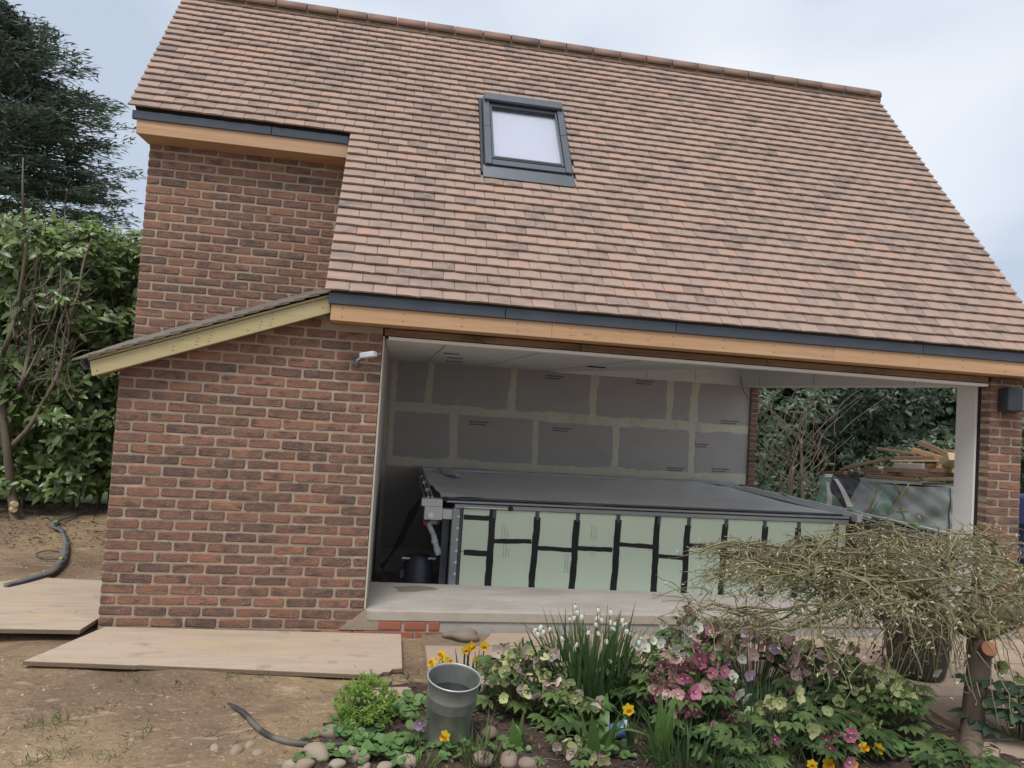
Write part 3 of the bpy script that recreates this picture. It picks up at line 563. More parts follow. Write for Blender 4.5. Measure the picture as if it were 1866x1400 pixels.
for k in range(40):
    s = .1*k; x0 = 1.3726 if k < 19 else -.4172; x1 = 7.362-.0036*k; x = x0; first = True
    segs = []
    while x < x1-.01:
        w = .165*(1.5 if first and k % 2 else 1); first = False
        if x1-(x+w) < .07: w = x1-x
        segs.append((x, min(x+w, x1))); x += w
    for a, b in segs:
        parts = [(a, b)]
        if SS0-.06 < s < SS1-.02:
            parts = []
            if a < SX0: parts.append((a, min(b, SX0)))
            if b > SX1: parts.append((max(a, SX1), b))
        for p, q in parts:
            if q-p > .02: tiles.append((k, (p+q)/2, s, q-p-.0035))
ind = sorted(tiles, key=lambda t: t[0])[:300]; others = sorted(tiles, key=lambda t: t[0])[300:]
for k, xc, s, w in ind: me, w4 = tile_at(xc, s, w); place(me, RF, 'roof_tile', w4)
join([tile_at(xc, s, w) for k, xc, s, w in others], 'roof_tiling', 'tile', RF)
m = MB(); x = -.43
while x < 7.22:                                                 # half-round ridge tiles with mortar gaps
    w = min(.298, 7.235-x); mm = MB(); mm.rn = random.random(); n = 8; vs = []
    for xx in (x, x+w-.008):
        for rr in (.105, .09):
            for i in range(n+1):
                a = math.radians(-8+196*i/n); vs.append((xx, ry-.012+rr*1.0*-math.cos(a), rz-.045+rr*.95*math.sin(a)+random.uniform(-.0007, .0007)))
    k = n+1; fs = []
    for i in range(n): fs += [(i, i+1, 2*k+i+1, 2*k+i), (k+i+1, k+i, 3*k+i, 3*k+i+1), (i+1, i, k+i, k+i+1), (2*k+i, 2*k+i+1, 3*k+i+1, 3*k+i)]
    fs += [(0, 2*k, 3*k, k), (n, k+n, 3*k+n, 2*k+n)]
    mm.add(vs, fs).build('ridge_tile', 'ridge', RF, True); x += .300
MB().tube([(-.42, ry-.01, rz-.06), (7.22, ry-.01, rz-.06)], .07, 10).build('ridge_mortar', 'mortar', RF)
# ---- lean-to roof (falls to the left)
LP = lambda x, y, h=0: (x, y, 1.887+.38*x+.22*(y+.12)+h)
m = MB(); m.hexa([LP(-.16, -.13, -.02), LP(1.42, -.13, -.02), LP(1.42, 1.065, -.02), LP(-.16, 1.065, -.02), LP(-.16, -.13, -.004), LP(1.42, -.13, -.004), LP(1.42, 1.065, -.004), LP(-.16, 1.065, -.004)])
LR = m.build('lean_to_roof', 'underlay', B)
for i in range(16):
    xa = -.24+.1*i; y = -.165
    for jx in range(8):
        w = .165 if not (jx == 0 and i % 2) else .0825
        if y+w > 1.06: w = 1.06-y
        if w < .03: break
        mm = MB(); mm.rn = random.random(); xb = min(xa+.17, 1.40); h0, h1 = .016+random.uniform(0, .004), .004
        mm.hexa([LP(xa, y+.001, h0), LP(xb, y+.001, h1), LP(xb, y+w-.001, h1), LP(xa, y+w-.001, h0), LP(xa, y+.001, h0+.012), LP(xb, y+.001, h1+.01), LP(xb, y+w-.001, h1+.01), LP(xa, y+w-.001, h0+.012)])
        mm.build('roof_tile', 'lean_tile', LR); y += w
VB = MB().prism([(-.12, -.105, 1.71), (1.412, -.105, 2.275), (1.40, -.105, 2.385), (-.145, -.105, 1.812)], (0, -.026, 0)).build('verge_board', 'barge_wood', B); bevel(VB, .004)
MB().prism([(-.15, -.135, 1.815), (1.40, -.135, 2.388), (1.40, -.135, 2.405), (-.155, -.135, 1.832)], (0, .05, 0)).build('verge_batten', 'barge_wood', B)
MB().prism([(-.11, -.104, 1.722), (1.40, -.104, 2.28), (1.40, .01, 2.28), (-.11, .01, 1.722)], (0, 0, .018)).build('soffit_board', 'old_wood', B)
for px, ang in ((.52, 0), (.60, 0), (.93, 0), (1.0, 0)):        # faint grading stamp strokes
    for j in range(3):
        z = barge(px)+.028+j*.022; MB().box(px+j*.006, px+.014+j*.006, -.1325, -.130, z, z+.004).build('stamp_mark', 'old_wood', VB)
for px, dz in ((-.09, .03), (.38, .03), (.38, .06), (1.36, .05), (.86, .03)): MB().tube([(px, -.1335, barge(px)+dz), (px, -.130, barge(px)+dz)], .004, 6).build('nail_head', 'black', VB)
MB().tube([(-.17, -.10, 1.80), (-.17, .9, 2.0)], .045, 10, False).build('gutter', 'lamp_body', B, True)
MB().bar((1.16, .5, 2.47), (1.36, .35, 2.53), .05, .006).build('lead_flashing', 'window_metal', B)
# ---- roof window
RW = newobj('roof_window', None, B)
def rbox(name, m, x0, x1, s0, s1, h0, h1, par=RW):
    o = MB().hexa([roofp(x0, s0, h0), roofp(x1, s0, h0), roofp(x1, s1, h0), roofp(x0, s1, h0), roofp(x0, s0, h1), roofp(x1, s0, h1), roofp(x1, s1, h1), roofp(x0, s1, h1)]).build(name, m, par); bevel(o, .005, 2); return o
wx0, wx1, ws0, ws1 = 2.535, 3.305, 1.615, 2.66
rbox('upstand', 'window_dark', wx0-.004, wx0+.05, ws0-.004, ws1+.01, -.02, .062); rbox('upstand', 'window_dark', wx1-.05, wx1+.004, ws0-.004, ws1+.01, -.02, .062)
rbox('upstand', 'window_dark', wx0+.051, wx1-.051, ws0-.002, ws0+.05, -.02, .058); rbox('upstand', 'window_dark', wx0+.051, wx1-.051, ws1-.05, ws1+.008, -.02, .06)
sp = ws0+.56
for xa, xb in ((wx0, wx0+.058), (wx1-.058, wx1)):
    rbox('frame_cover', 'window_metal', xa, xb, ws0, sp-.002, .063, .082); rbox('frame_cover', 'window_metal', xa, xb, sp+.002, ws1, .063, .082)
rbox('top_cover', 'window_metal', wx0+.008, wx1-.008, ws1-.085, ws1+.02, .084, .112)
rbox('bottom_cover', 'window_metal', wx0+.06, wx1-.06, ws0+.0, ws0+.07, .0625, .076)
for xa, xb in ((wx0+.062, wx0+.082), (wx1-.082, wx1-.062)): rbox('sash', 'window_metal', xa, xb, ws0+.10, ws1-.09, .05, .068)
rbox('sash', 'window_dark', wx0+.083, wx1-.083, ws0+.10, ws0+.118, .05, .062); rbox('sash', 'window_metal', wx0+.083, wx1-.083, ws0+.119, ws0+.14, .05, .066)
rbox('sash', 'window_dark', wx0+.083, wx1-.083, ws1-.13, ws1-.086, .05, .068)
rbox('glass_pane', 'glass', wx0+.083, wx1-.083, ws0+.13, ws1-.12, .045, .049)
rbox('blind', 'blind', wx0+.06, wx1-.06, ws0+.06, ws1-.06, .010, .014)
m = MB(); m.add([roofp(SX0+.015, ws0-.001, .055), roofp(SX1-.02, ws0-.001, .055), roofp(SX1-.005, 1.50, .022), roofp(SX0+.02, 1.50, .022), roofp(SX0+.015, ws0, .03), roofp(SX1-.02, ws0, .03), roofp(SX1-.005, 1.50, .016), roofp(SX0+.02, 1.50, .016)], [(3, 2, 1, 0), (4, 5, 6, 7), (2, 3, 7, 6), (0, 4, 7, 3), (1, 2, 6, 5)]); m.build('apron_flashing', 'window_metal', RW)
rbox('side_flashing', 'window_dark', SX0+.002, wx0-.005, 1.56, SS1, -.003, .024); rbox('side_flashing', 'window_dark', wx1+.005, SX1-.002, 1.53, SS1, -.003, .024); rbox('head_flashing', 'window_dark', SX0, SX1, ws1+.022, SS1+.03, -.003, .02)

# ================================================================== lamp and speaker on the walls
t = thing('security_light', 'small white flood lamp on a thin arm on the brick wall beside the opening', 'wall lamp', (1.61, 0, 1.94))
MB().lathe([(.0, 0), (.024, 0), (.024, .02), (0, .02)], (0, 0, 0), 12).build('base_plate', 'window_metal', t)
o = t.children[0]; o.matrix_basis = Matrix.Translation((1.61, .0, 1.94)) @ Matrix.Rotation(math.pi/2, 4, 'X')
MB().tube([(1.61, -.01, 1.94), (1.618, -.05, 1.955), (1.65, -.085, 1.978)], .007, 6).build('arm', 'lamp_body', t)
bevel(MB().bar((1.645, -.08, 1.987), (1.745, -.15, 2.002), .05, .042).build('lamp_housing', 'lamp_body', t), .008, 2)
MB().bar((1.7455, -.1504, 2.0021), (1.748, -.152, 2.0024), .04, .032).build('lens', 'white_plastic', t)
t = thing('wall_speaker', 'black box shaped wall lamp mounted high on the right brick pillar', 'wall lamp', (7.10, 0, 1.92))
bevel(MB().prism([(7.02, -.004, 1.915), (7.20, -.004, 1.915), (7.20, -.11, 1.925), (7.11, -.16, 1.925), (7.02, -.11, 1.925)], (0, 0, .20)).build('housing', 'drum', t), .008, 2)
MB().box(7.06, 7.16, -.02, -.0005, 1.93, 2.09).build('bracket', 'black', t)

# ================================================================== POOL IN THE PIT
P = thing('swim_pool', 'raised pool tank clad in pale green boards with a taut grey cover', 'pool', (4.5, 2.7, -.62))
PY0, PX0, PX1, PB = 1.25, 2.60, 6.52, 4.36
MB().box(PX0+.05, PX1-.02, PY0+.06, PB-.05, -.62, .74).build('tank', 'window_dark', P)
seams = [2.605, 2.885, 3.295, 3.69, 4.09, 4.50, 4.81, 5.20, 5.61, 5.98, 6.40, 6.52]; splits = [.33, .44, .39, .40, .45, .35, .46, .40, .36, .55, .45]
for i, (a, b) in enumerate(zip(seams, seams[1:])):
    zs = [-.30, splits[i], .735] if i else [-.30, .335, .655, .735]
    for z0, z1 in zip(zs, zs[1:]):
        m = MB(); m.rn = random.random(); m.box(a+.003, b-.003, PY0, PY0+.05, z0+.003, z1-.003); bevel(m.build('insulation_panel', 'insulation', P), .004)
def strip(x0, z0, x1, z1, w, seed, y=PY0-.004):                # ragged black tape
    r = random.Random(seed); a = np.array([x0, z0]); b = np.array([x1, z1]); d = b-a; Ln = np.linalg.norm(d); d /= Ln; nn = np.array([-d[1], d[0]]); n = max(3, int(Ln/.06)); A, Bq = [], []; off = 0
    for i in range(n+1):
        off += r.uniform(-.003, .003); p = a+d*Ln*i/n+nn*off; A.append(p+nn*(w/2+r.uniform(-.003, .003))); Bq.append(p-nn*(w/2+r.uniform(-.003, .003)))
    k = n+1; vs = [(p[0], y, p[1]) for p in A]+[(p[0], y, p[1]) for p in Bq]+[(p[0], y+.006, p[1]) for p in A]+[(p[0], y+.006, p[1]) for p in Bq]
    MB().add(vs, [(i, i+1, k+i+1, k+i) for i in range(n)]+[(2*k+i, 2*k+i+1, i+1, i) for i in range(n)]+[(k+i, k+i+1, 3*k+i+1, 3*k+i) for i in range(n)]+[(0, k, 3*k, 2*k), (n, 2*k+n, 3*k+n, k+n)]).build('tape_strip', 'black_tape', P)
for i, x in enumerate(seams[1:-1]):
    strip(x-.012, -.3, x+.01, (.735 if i == 0 else random.uniform(.655, .685)) if i != 4 else .74, .062, i)
    MB().bar((x+.012, PY0-.006, .655), (x+.016, PY0-.006, .742), .030, .006, (0, 1, 0)).build('strut', 'window_metal', P)
for i, (a, b) in enumerate(zip(seams, seams[1:])):
    strip(a+.03, splits[i]+random.uniform(-.004, .004), b-.03, splits[i]+random.uniform(-.006, .006), .042 if i else .05, 40+i, PY0-.0035)
strip(2.615, .655, 2.86, .652, .045, 61, PY0-.0035)
for (x, z, n) in ((2.98, .53, 9), (3.00, .36, 9), (3.60, .25, 11), (3.84, .55, 9), (3.845, .38, 7), (2.845, .24, 4), (4.42, .42, 3), (5.45, .5, 8)):   # upright lines of grey print
    m = MB()
    for c in range(3):
        zz = z-.012*n/2*1.2
        for k in range(n):
            if (c == 2 and k > n*.6): break
            h = random.uniform(.006, .013); m.box(x+c*.024, x+c*.024+.009, PY0-.0012, PY0+.001, zz, zz+h); zz += .0155
    m.build('panel_print', 'print', P)
# cover: wrinkled sheet
m = MB(); NXc, NYc = 90, 30; vs = []
for j in range(NYc+1):
    for i in range(NXc+1):
        u, v = i/NXc, j/NYc; x = 2.40+(6.46-2.40)*u+(-.10*v if u < .5 else 0)*(1-u*2 if u < .5 else 0); y = 1.30+(4.28-1.30)*v
        z = .815+.009*math.sin(v*9+u*14)+.006*math.sin(u*47-v*9+3*math.sin(v*4))*v+.010*math.sin(u*31+v*5+2*math.sin(v*6))*(1-u)**2+.010*math.sin((v+u*.5)*26)*math.exp(-u*9)-.012*math.sin(math.pi*u)*math.sin(math.pi*v)
        vs.append((x, y, z))
k = NXc+1; m.add(vs, [(j*k+i, j*k+i+1, (j+1)*k+i+1, (j+1)*k+i) for j in range(NYc) for i in range(NXc)]); m.build('cover', 'cover', P, True)
# front rails
def rail(name, mm, x0, x1, y0, y1, z0, z1): return bevel(MB().box(x0, x1, y0, y1, z0, z1).build(name, mm, P), .003)
rail('edge_rail', 'aluminium', 2.52, 6.52, 1.215, 1.245, .738, .775); rail('edge_rail', 'window_dark', 2.52, 6.52, 1.222, 1.25, .776, .786); rail('edge_rail', 'aluminium', 2.44, 6.52, 1.205, 1.262, .787, .806); rail('edge_rail', 'window_metal', 2.44, 6.48, 1.262, 1.31, .812, .826)
rail('edge_rail', 'alu_bright', 2.60, 3.02, 1.196, 1.204, .745, .756); rail('rail_stop', 'black', 3.02, 3.06, 1.185, 1.214, .735, .772); rail('rail_stop', 'black', 2.40, 2.455, 1.20, 1.24, .80, .835)
rail('rear_rail', 'aluminium', 2.30, 6.85, 4.30, 4.36, .80, .84)
# left side rails and corner gear box
for xo in (0, .04, .075): m = MB(); m.bar((2.235+xo, 1.24, .822), (2.262+xo, 4.34, .822), .018, .03); m.build('side_rail', 'aluminium' if xo else 'window_metal', P)
for y in (1.6, 1.72, 2.3, 2.42, 3.0): MB().bar((2.27, y, .836), (2.30, y+.10, .836), .012, .012).build('rail_clip', 'alu_bright', P)
bevel(MB().box(2.215, 2.405, 1.20, 1.30, .745, .815).build('gear_box', 'white_plastic', P), .006, 2)
gb = MB().box(2.245, 2.41, 1.195, 1.29, .625, .744).build('gear_box', 'white_plastic', P); bevel(gb, .006, 2)
bevel(MB().box(2.412, 2.50, 1.20, 1.29, .635, .725).build('gear_box', 'white_plastic', P), .006, 2)
q = MB().lathe([(.0, 0), (.028, 0), (.028, .012), (.014, .016), (.0, .016)], (0, 0, 0), 14).build('knob', 'alu_bright', P); q.matrix_basis = Matrix.Translation((2.30, 1.196, .665)) @ Matrix.Rotation(math.pi/2, 4, 'X')
# steel corner post with bolts
bevel(MB().box(2.505, 2.575, 1.235, 1.33, -.55, .735).build('corner_post', 'aluminium', P), .006, 2); bevel(MB().box(2.43, 2.50, 1.40, 1.44, -.55, .70).build('corner_post', 'window_metal', P), .004)
MB().box(2.578, 2.60, 1.246, 1.30, -.55, .735).build('corner_angle', 'window_metal', P)
for i in range(7):
    b = MB().lathe([(0, 0), (.012, 0), (.012, .010), (0, .010)], (0, 0, 0), 8).build('bolt', 'alu_bright', P); b.matrix_basis = Matrix.Translation((2.562, 1.234, .66-.105*i)) @ Matrix.Rotation(math.pi/2, 4, 'X')
# right hand track with bright edge and green clips
m = MB(); m.bar((6.955, .37, .795), (6.955, 4.47, .795), .05, .028); m.build('side_track', 'alu_bright', P)
MB().bar((6.885, .37, .785), (6.885, 4.47, .785), .07, .02).build('side_track', 'black', P)
MB().bar((6.815, 1.30, .80), (6.83, 4.45, .80), .035, .02).build('side_track', 'alu_bright', P); MB().bar((6.74, 1.30, .80), (6.76, 4.45, .80), .05, .016).build('side_track', 'aluminium', P); MB().bar((6.66, 1.30, .80), (6.70, 4.45, .80), .03, .02).build('side_track', 'alu_bright', P); MB().bar((6.585, 1.30, .80), (6.62, 4.45, .80), .09, .014).build('side_track', 'aluminium', P)
for y in (.78, 1.72, 3.05, 4.2): MB().box(6.915, 6.985, y, y+.09, .811, .819).build('track_clip', 'green_clip' if y < 4 else 'drum', P)
MB().box(6.60, 6.66, 1.20, 1.29, .76, .83).build('gear_box', 'white_plastic', P)
t = tag(MB().add([(0, 0, 0), (1, 0, 0), (1, 1, 0), (0, 1, 0)], []).build('paper_sheet', 'paper', None), 'crumpled white paper sheet lying on the far left of the grey pool cover', 'paper')
pp = [PZ(803, 853, .845), PZ(815, 852, .85), PZ(838, 868, .83), PZ(832, 866, .86), PZ(806, 864, .83)]
mm = MB(); mm.add([tuple(p) for p in pp]+[(p[0], p[1], p[2]-.003) for p in pp], [(0, 1, 2, 3, 4), (9, 8, 7, 6, 5)]+[(i, i+5, (i+1) % 5+5, (i+1) % 5) for i in range(5)]); t.data = mm.mesh('paper_sheet', 'paper')
# plant in the dark corner
t = thing('filter_pump', 'dark ribbed pump drum standing in the pit left of the pool', 'pump', (2.22, 1.55, -.62))
cx, cy = PD(762, 1030, 6.75)[:2]
MB().lathe([(0, 0), (.14, 0), (.14, .30), (.15, .31), (.15, .34), (.135, .35), (.135, .60), (.15, .61), (.15, .64), (.14, .655), (.14, .78), (.11, .82), (.11, .85), (0, .86)], (cx, cy, -.62), 26).build('drum', 'drum', t, True)
MB().tube([(cx-.16, cy-.06, .21), (cx+.16, cy-.06, .215)], .010, 6).build('handle', 'white_plastic', t); MB().box(cx-.17, cx-.13, cy-.05, cy+.05, .02, .10).build('valve', 'drum', t); MB().tube([(cx+.1, cy-.03, -.62), (cx+.19, cy-.03, -.62), (cx+.19, cy-.03, -.2)], .03, 8).build('outlet', 'pipe_white', t)
t = thing('drain_pipe', 'short white plastic elbow pipe hanging beside the pump', 'pipe', PD(797, 1010, 6.62))
a0, a1, a2 = PD(781, 955, 6.65), PD(790, 975, 6.63), PD(798, 1008, 6.62)
MB().tube([PD(800, 952, 6.75), PD(788, 951, 6.68), a0, a1], [.026]*4, 10).build('elbow', 'pipe_white', t, True); MB().tube([a1, a2], .028, 10).build('pipe', 'pipe_white', t, True); MB().tube([PD(791, 983, 6.62), PD(793, 990, 6.62)], .033, 10).build('collar', 'pipe_white', t, True); MB().tube([PD(796, 998, 6.62), PD(799, 1011, 6.62)], .033, 10).build('collar', 'pipe_white', t, True)
MB().tube([PD(772, 953, 6.65), PD(780, 953, 6.65)], .024, 8).build('red_cap', 'red_plastic', t)
t = thing('cable_bundle', 'bundle of black cables trailing down into the dark pit corner', 'cables', (2.0, 1.6, -.62))
for i in range(8):
    a = PD(768-i*3, 905+i*4, 6.9); b = PD(745-i*4, 960+i*6, 6.8); c = PD(715-i*3, 1010+i*3, 6.6); d = PD(690+i*2, 1052, 6.5)
    MB().tube([a, (a+b)/2+(0, 0, -.02), b, (b+c)/2+(.01, 0, -.03), c, d, d+(0, .1, -.5)], .010, 5).build('cable', 'black', t)

# ================================================================== BOARDS, STONES, HOSES on the ground
m = MB(); q = [(-.14, -.69), (.5, -.752), (.52, -.746), (1.1, -.812), (1.86, -.898), (1.90, -.885), (1.93, -.89), (1.955, -.85), (1.99, -.845), (2.01, -.80), (2.07, -.79), (2.07, -.11), (.06, -.025)]
zt = .006
m.prism([(x, y, zt-.026) for x, y in q], (0, 0, .026)); o = m.build('plywood_sheet', 'plywood'); o.data.materials.append(MATS['plywood_edge'])
for p in o.data.polygons: p.material_index = 0 if abs(p.normal.z) > .5 else 1
tag(bevel(o, .003), 'long weathered plywood sheet lying along the foot of the brick wall', 'plywood sheet')
m = MB(); q = [(-1.42, -.20), (-.02, -.225), (-.005, 1.20), (-.9, 1.29), (-1.40, 1.02)]; n = 5
m.add([(x, y, -.018+.034*(y < 0)) for x, y in q]+[(x, y, .004+.040*(y < 0)) for x, y in q], [tuple(range(n))[::-1], tuple(range(n, 2*n))]+[(i, (i+1) % n, n+(i+1) % n, n+i) for i in range(n)]); o = m.build('plywood_sheet', 'plywood'); o.data.materials.append(MATS['plywood_edge'])
for p in o.data.polygons: p.material_index = 0 if abs(p.normal.z) > .5 else 1
tag(bevel(o, .003), 'short splintered plywood sheet at the left corner overlapping the longer one', 'plywood sheet')
a, b = PZ(105, 1142, .03), PZ(138, 1113, .03); m = MB(); m.bar(a, b, .012, .010); tag(m.build('wood_splinter', 'timber_pale'), 'thin pale wood splinter lying on the short plywood sheet', 'splinter')
m = MB(); a = [PZ(655, 1255, 0), PZ(750, 1252, 0), PZ(752, 1275, 0), PZ(675, 1285, 0)]; m.prism([(p[0], p[1], -.03) for p in a], (0, 0, .035)); tag(bevel(m.build('stone_strip', 'paving'), .008, 2), 'narrow pale stone strip lying behind the feathery green clump', 'stone')
def smooth(pts, n=8):
    P_ = [np.array(p, float) for p in pts]; P_ = [2*P_[0]-P_[1]]+P_+[2*P_[-1]-P_[-2]]; out = []
    for i in range(1, len(P_)-2):
        for k in range(n):
            t = k/n; a, b, c, d = P_[i-1:i+3]; out.append(.5*((2*b)+(-a+c)*t+(2*a-5*b+4*c-d)*t*t+(-a+3*b-3*c+d)*t**3))
    out.append(P_[-2]); return out
hp = [PZ(u, v, z) for u, v, z in [(395, 1280, -.055), (420, 1287, -.03), (445, 1300, .0), (470, 1327, .0), (500, 1345, .0), (545, 1355, .0), (605, 1357, .0), (650, 1358, -.01)]]
tag(MB().tube(smooth(hp), .0145, 10).build('black_hose', 'hose', None, True), 'thick black hose emerging from the soil and running into the flower bed', 'hose')
for k, dy in enumerate((0, .02)):
    hp = [PZ(u, v, .0) for u, v in [(545, 1350+dy*50), (575, 1338+dy*80), (605, 1325+dy*100), (640, 1312+dy*90)]]
    tag(MB().tube(smooth(hp), .006, 6).build('thin_cable', 'hose', None, True), ['upper thin black cable leading up into the feathery green clump', 'lower thin black cable leading up into the feathery green clump'][k], 'cable')
t = thing('conduit_bundle', 'bundle of grey conduits taped together curving across the soil by the hedge', 'conduit', PZ(115, 1000, GZ))
base = [(160, 928), (130, 938), (104, 948), (98, 958), (112, 965), (120, 985), (119, 1005), (112, 1022), (90, 1042), (50, 1056), (10, 1066)]
for k in range(4):
    pts = [PZ(u+k*2.2-3, v+(k % 2)*2.5, GZ+.035+.012*(k % 2)) for u, v in base[(0 if k < 2 else 2):]]
    MB().tube(smooth(pts), .0145, 7).build('conduit', 'conduit' if k < 3 else 'hose', t, True)
for u, v in ((104, 951), (114, 1018)): MB().tube([PZ(u-5, v, GZ+.05), PZ(u, v-1, GZ+.075), PZ(u+5, v, GZ+.05)], .009, 6).build('tape_band', 'yellow_tape', t)
MB().tube(smooth([PZ(108, 1006, GZ+.02), PZ(85, 1004, GZ+.03), PZ(66, 1010, GZ+.01), PZ(80, 1018, GZ+.01), PZ(106, 1019, GZ+.02)]), .006, 5).build('loose_wire', 'hose', t)
tag(MB().tube(smooth([PZ(40, 932, GZ+.02), PZ(70, 938, GZ), PZ(100, 952, GZ+.02)]), .015, 6).build('thin_cable', 'hose', None, True), 'dark cable running from the bare shrub to the conduit bundle', 'cable')
cob = [(576, 1383, .062, 'tan'), (606, 1374, .030, ''), (581, 1370, .034, ''), (640, 1382, .040, ''), (664, 1384, .030, ''), (613, 1398, .034, ''), (742, 1396, .048, ''), (535, 1392, .045, ''), (556, 1399, .04, ''), (664, 1402, .028, ''), (700, 1404, .035, ''), (600, 1341, .045, ''), (391, 1357, .026, ''), (432, 1362, .034, ''), (456, 1352, .026, ''), (470, 1366, .026, ''), (572, 1351, .022, ''), (892, 1342, .045, ''), (880, 1390, .05, ''), (926, 1392, .05, ''), (960, 1398, .04, '')]
desc = ['large wedge shaped cobble, leftmost against the bed edge', 'small round cobble just above the wedge shaped one', 'rounded cobble with green leaves behind it near the hose end', 'tall egg shaped pale cobble in front of the ground cover', 'pinkish round cobble right of the egg shaped one', 'broad grey cobble below the egg shaped one', 'big cream cobble standing alone left of the bucket foot', 'flat cobble at the bottom edge left of the bed', 'half buried cobble at the bottom edge below the wedge', 'small cobble at the bottom edge under the pinkish one', 'low grey cobble at the bottom edge before the bucket', 'brown cobble beside the thin cables under the feathery clump', 'pale oval pebble farthest left on the bare soil', 'elongated pale pebble among the dry roots', 'angular pale pebble touching the black hose', 'flat grey pebble below the hose curve', 'small pale pebble tucked behind the hose end', 'dark round stone in the bed right of the bucket', 'low brown stone at the bottom edge right of the bucket', 'brown stone at the bottom edge below the hellebores', 'grey stone at the bottom edge among fallen flowers']
for i, ((u, v, s, c), dsc) in enumerate(zip(cob, desc)):
    p = PZ(u, v, .0); zc = (GZ if i in (12, 13, 14, 15, 16, 7) else -.005)+s*.45
    tag(rock('cobble', (p[0], p[1], zc), s*1.12, s*.85, s*(.95 if i in (3,) else .68), 100+i, 'cobble' if i not in (11, 17, 18, 19, 20) else 'rock', None, random.uniform(0, 3), 3, .12), dsc, 'cobble', 'cobbles along the flower bed')
lb = MB()
for k in range(40):
    c = PZ(random.choice([430, 445, 530, 545]), random.choice([1345, 1360, 1340]), GZ)+np.array([random.gauss(0, .06), random.gauss(0, .05), .006]); a = random.uniform(0, 6.3); l = random.uniform(.03, .09)
    lb.rn = random.random(); lb.tube([c, c+np.array([math.cos(a)*l*.5, math.sin(a)*l*.5, random.uniform(0, .02)]), c+np.array([math.cos(a+.4)*l, math.sin(a+.4)*l, 0])], .0022, 4)
o = lb.build('dry_roots', 'twig_grey'); tag(o, 'tangle of dry grey roots beside the black hose', 'dry roots'); o['kind'] = 'stuff'
# ---- galvanised bucket
bx_, by_ = 2.268, -1.735
t = thing('metal_bucket', 'tall galvanised metal bucket with ribs, part filled with dark water', 'bucket', (bx_, by_, -.03))
prof = [(.0, 0), (.100, 0), (.104, .006), (.108, .05), (.110, .055), (.1085, .06), (.117, .222), (.1235, .229), (.118, .237), (.1245, .244), (.119, .252), (.1255, .259), (.120, .267), (.1265, .274), (.122, .284), (.129, .350), (.133, .356), (.1335, .362), (.129, .365), (.1255, .360), (.1255, .352), (.117, .27), (.103, .02), (0, .015)]
MB().lathe(prof, (bx_, by_, -.03), 44).build('body', 'galvanised', t, True)
MB().tube([(bx_+.131*math.cos(a), by_+.131*math.sin(a), .332) for a in np.linspace(0, 2*math.pi, 41)], .0042, 6, False).build('rim', 'rim_bright', t, True)
MB().lathe([(.0, 0), (.1155, 0)], (bx_, by_, .238), 36).build('water', 'water_dark', t)
for o in t.children: o.matrix_basis = Matrix.Translation((bx_, by_, -.03)) @ Matrix.Rotation(math.radians(9), 4, 'X') @ Matrix.Rotation(math.radians(3), 4, 'Y') @ Matrix.Translation((-bx_, -by_, .03))

# ================================================================== BACKGROUND PLANTING
def cluster_leaves(lb, C_, n_per, size, wr, tpl, out, jit=.5, upb=.35, rnd=None):
    """rosettes: n_per leaves around each centre, facing outwards along `out` (array)"""
    n = len(C_)*n_per; T = np.repeat(C_, n_per, 0); ax = np.repeat(out, n_per, 0)+unit(n)*.35; ax /= np.linalg.norm(ax, axis=1, keepdims=True)
    d = unit(n); d = d-ax*np.sum(d*ax, 1, keepdims=True)*.75+ax*.25; d[:, 2] -= .15; L_ = size*RG.uniform(.65, 1.25, n)
    nr = ax+unit(n)*jit; nr[:, 2] += upb
    lb.add(tpl, frames(d, nr, L_, L_*wr), T+unit(n)*size*.25, RG.random(n) if rnd is None else np.repeat(rnd, n_per))
# ---- laurel hedge (left)
t = thing('laurel_hedge', 'tall glossy green laurel hedge on the left behind the bare shrub', 'hedge', (-2.4, 5.0, 0))
lb = LB(); n = 2300
def hedge_front(x): return 4.55+.22*np.sin(x*3.1)+.18*np.sin(x*7.3+1)
X = RG.uniform(-4.6, -.25, n); Z = .20+3.55*RG.random(n)**.9; dep = np.abs(RG.normal(size=n))*.45; Y = hedge_front(X)-.1+dep+.12*np.sin(Z*4+X*3)+.10*np.sin(Z*9)
clump = np.sin(X*4.2+Z*2.2)*np.sin(Z*3.4-X*1.9)+.4*np.sin(X*11+Z*7); k = (clump > -.55+.35*RG.normal(size=n)*.6)
k &= ~((X > -1.55) & (Z < 3.1) & (Z > 1.9) & (RG.random(n) < .72)) & ~((X > -1.25) & (Z < 1.2) & (RG.random(n) < .5))
C_ = np.stack([X, Y, Z], 1)[k]; out = np.tile((.12, -.9, .45), (len(C_), 1)); cluster_leaves(lb, C_, 7, .15, .42, OVAL, out)
n = 900; X = RG.uniform(-4.6, -.2, n); C_ = np.stack([X, hedge_front(X)+.9+RG.random(n)*.5, RG.uniform(.75, 3.7, n)], 1); cluster_leaves(lb, C_, 7, .16, .45, OVAL, np.tile((0, -1., .2), (n, 1)))
n = 1500; X = RG.uniform(-4.6, -.2, n); C_ = np.stack([X, hedge_front(X)+1.35+RG.random(n)*.3, RG.uniform(.22, 3.75, n)], 1)
C_ = C_[~((C_[:, 0] > -1.5) & (RG.random(n) < .25))]; cluster_leaves(lb, C_, 6, .22, .55, OVAL, np.tile((0, -1., .1), (len(C_), 1)))
lb.build('foliage', 'laurel_leaf', t)
lb = LB(); n = 430; X = RG.uniform(-4.6, -.2, n); C_ = np.stack([X, hedge_front(X)+RG.uniform(-.12, 1.2, n), 3.52+.20*np.sin(X*5)*.5+RG.normal(size=n)*.14], 1)
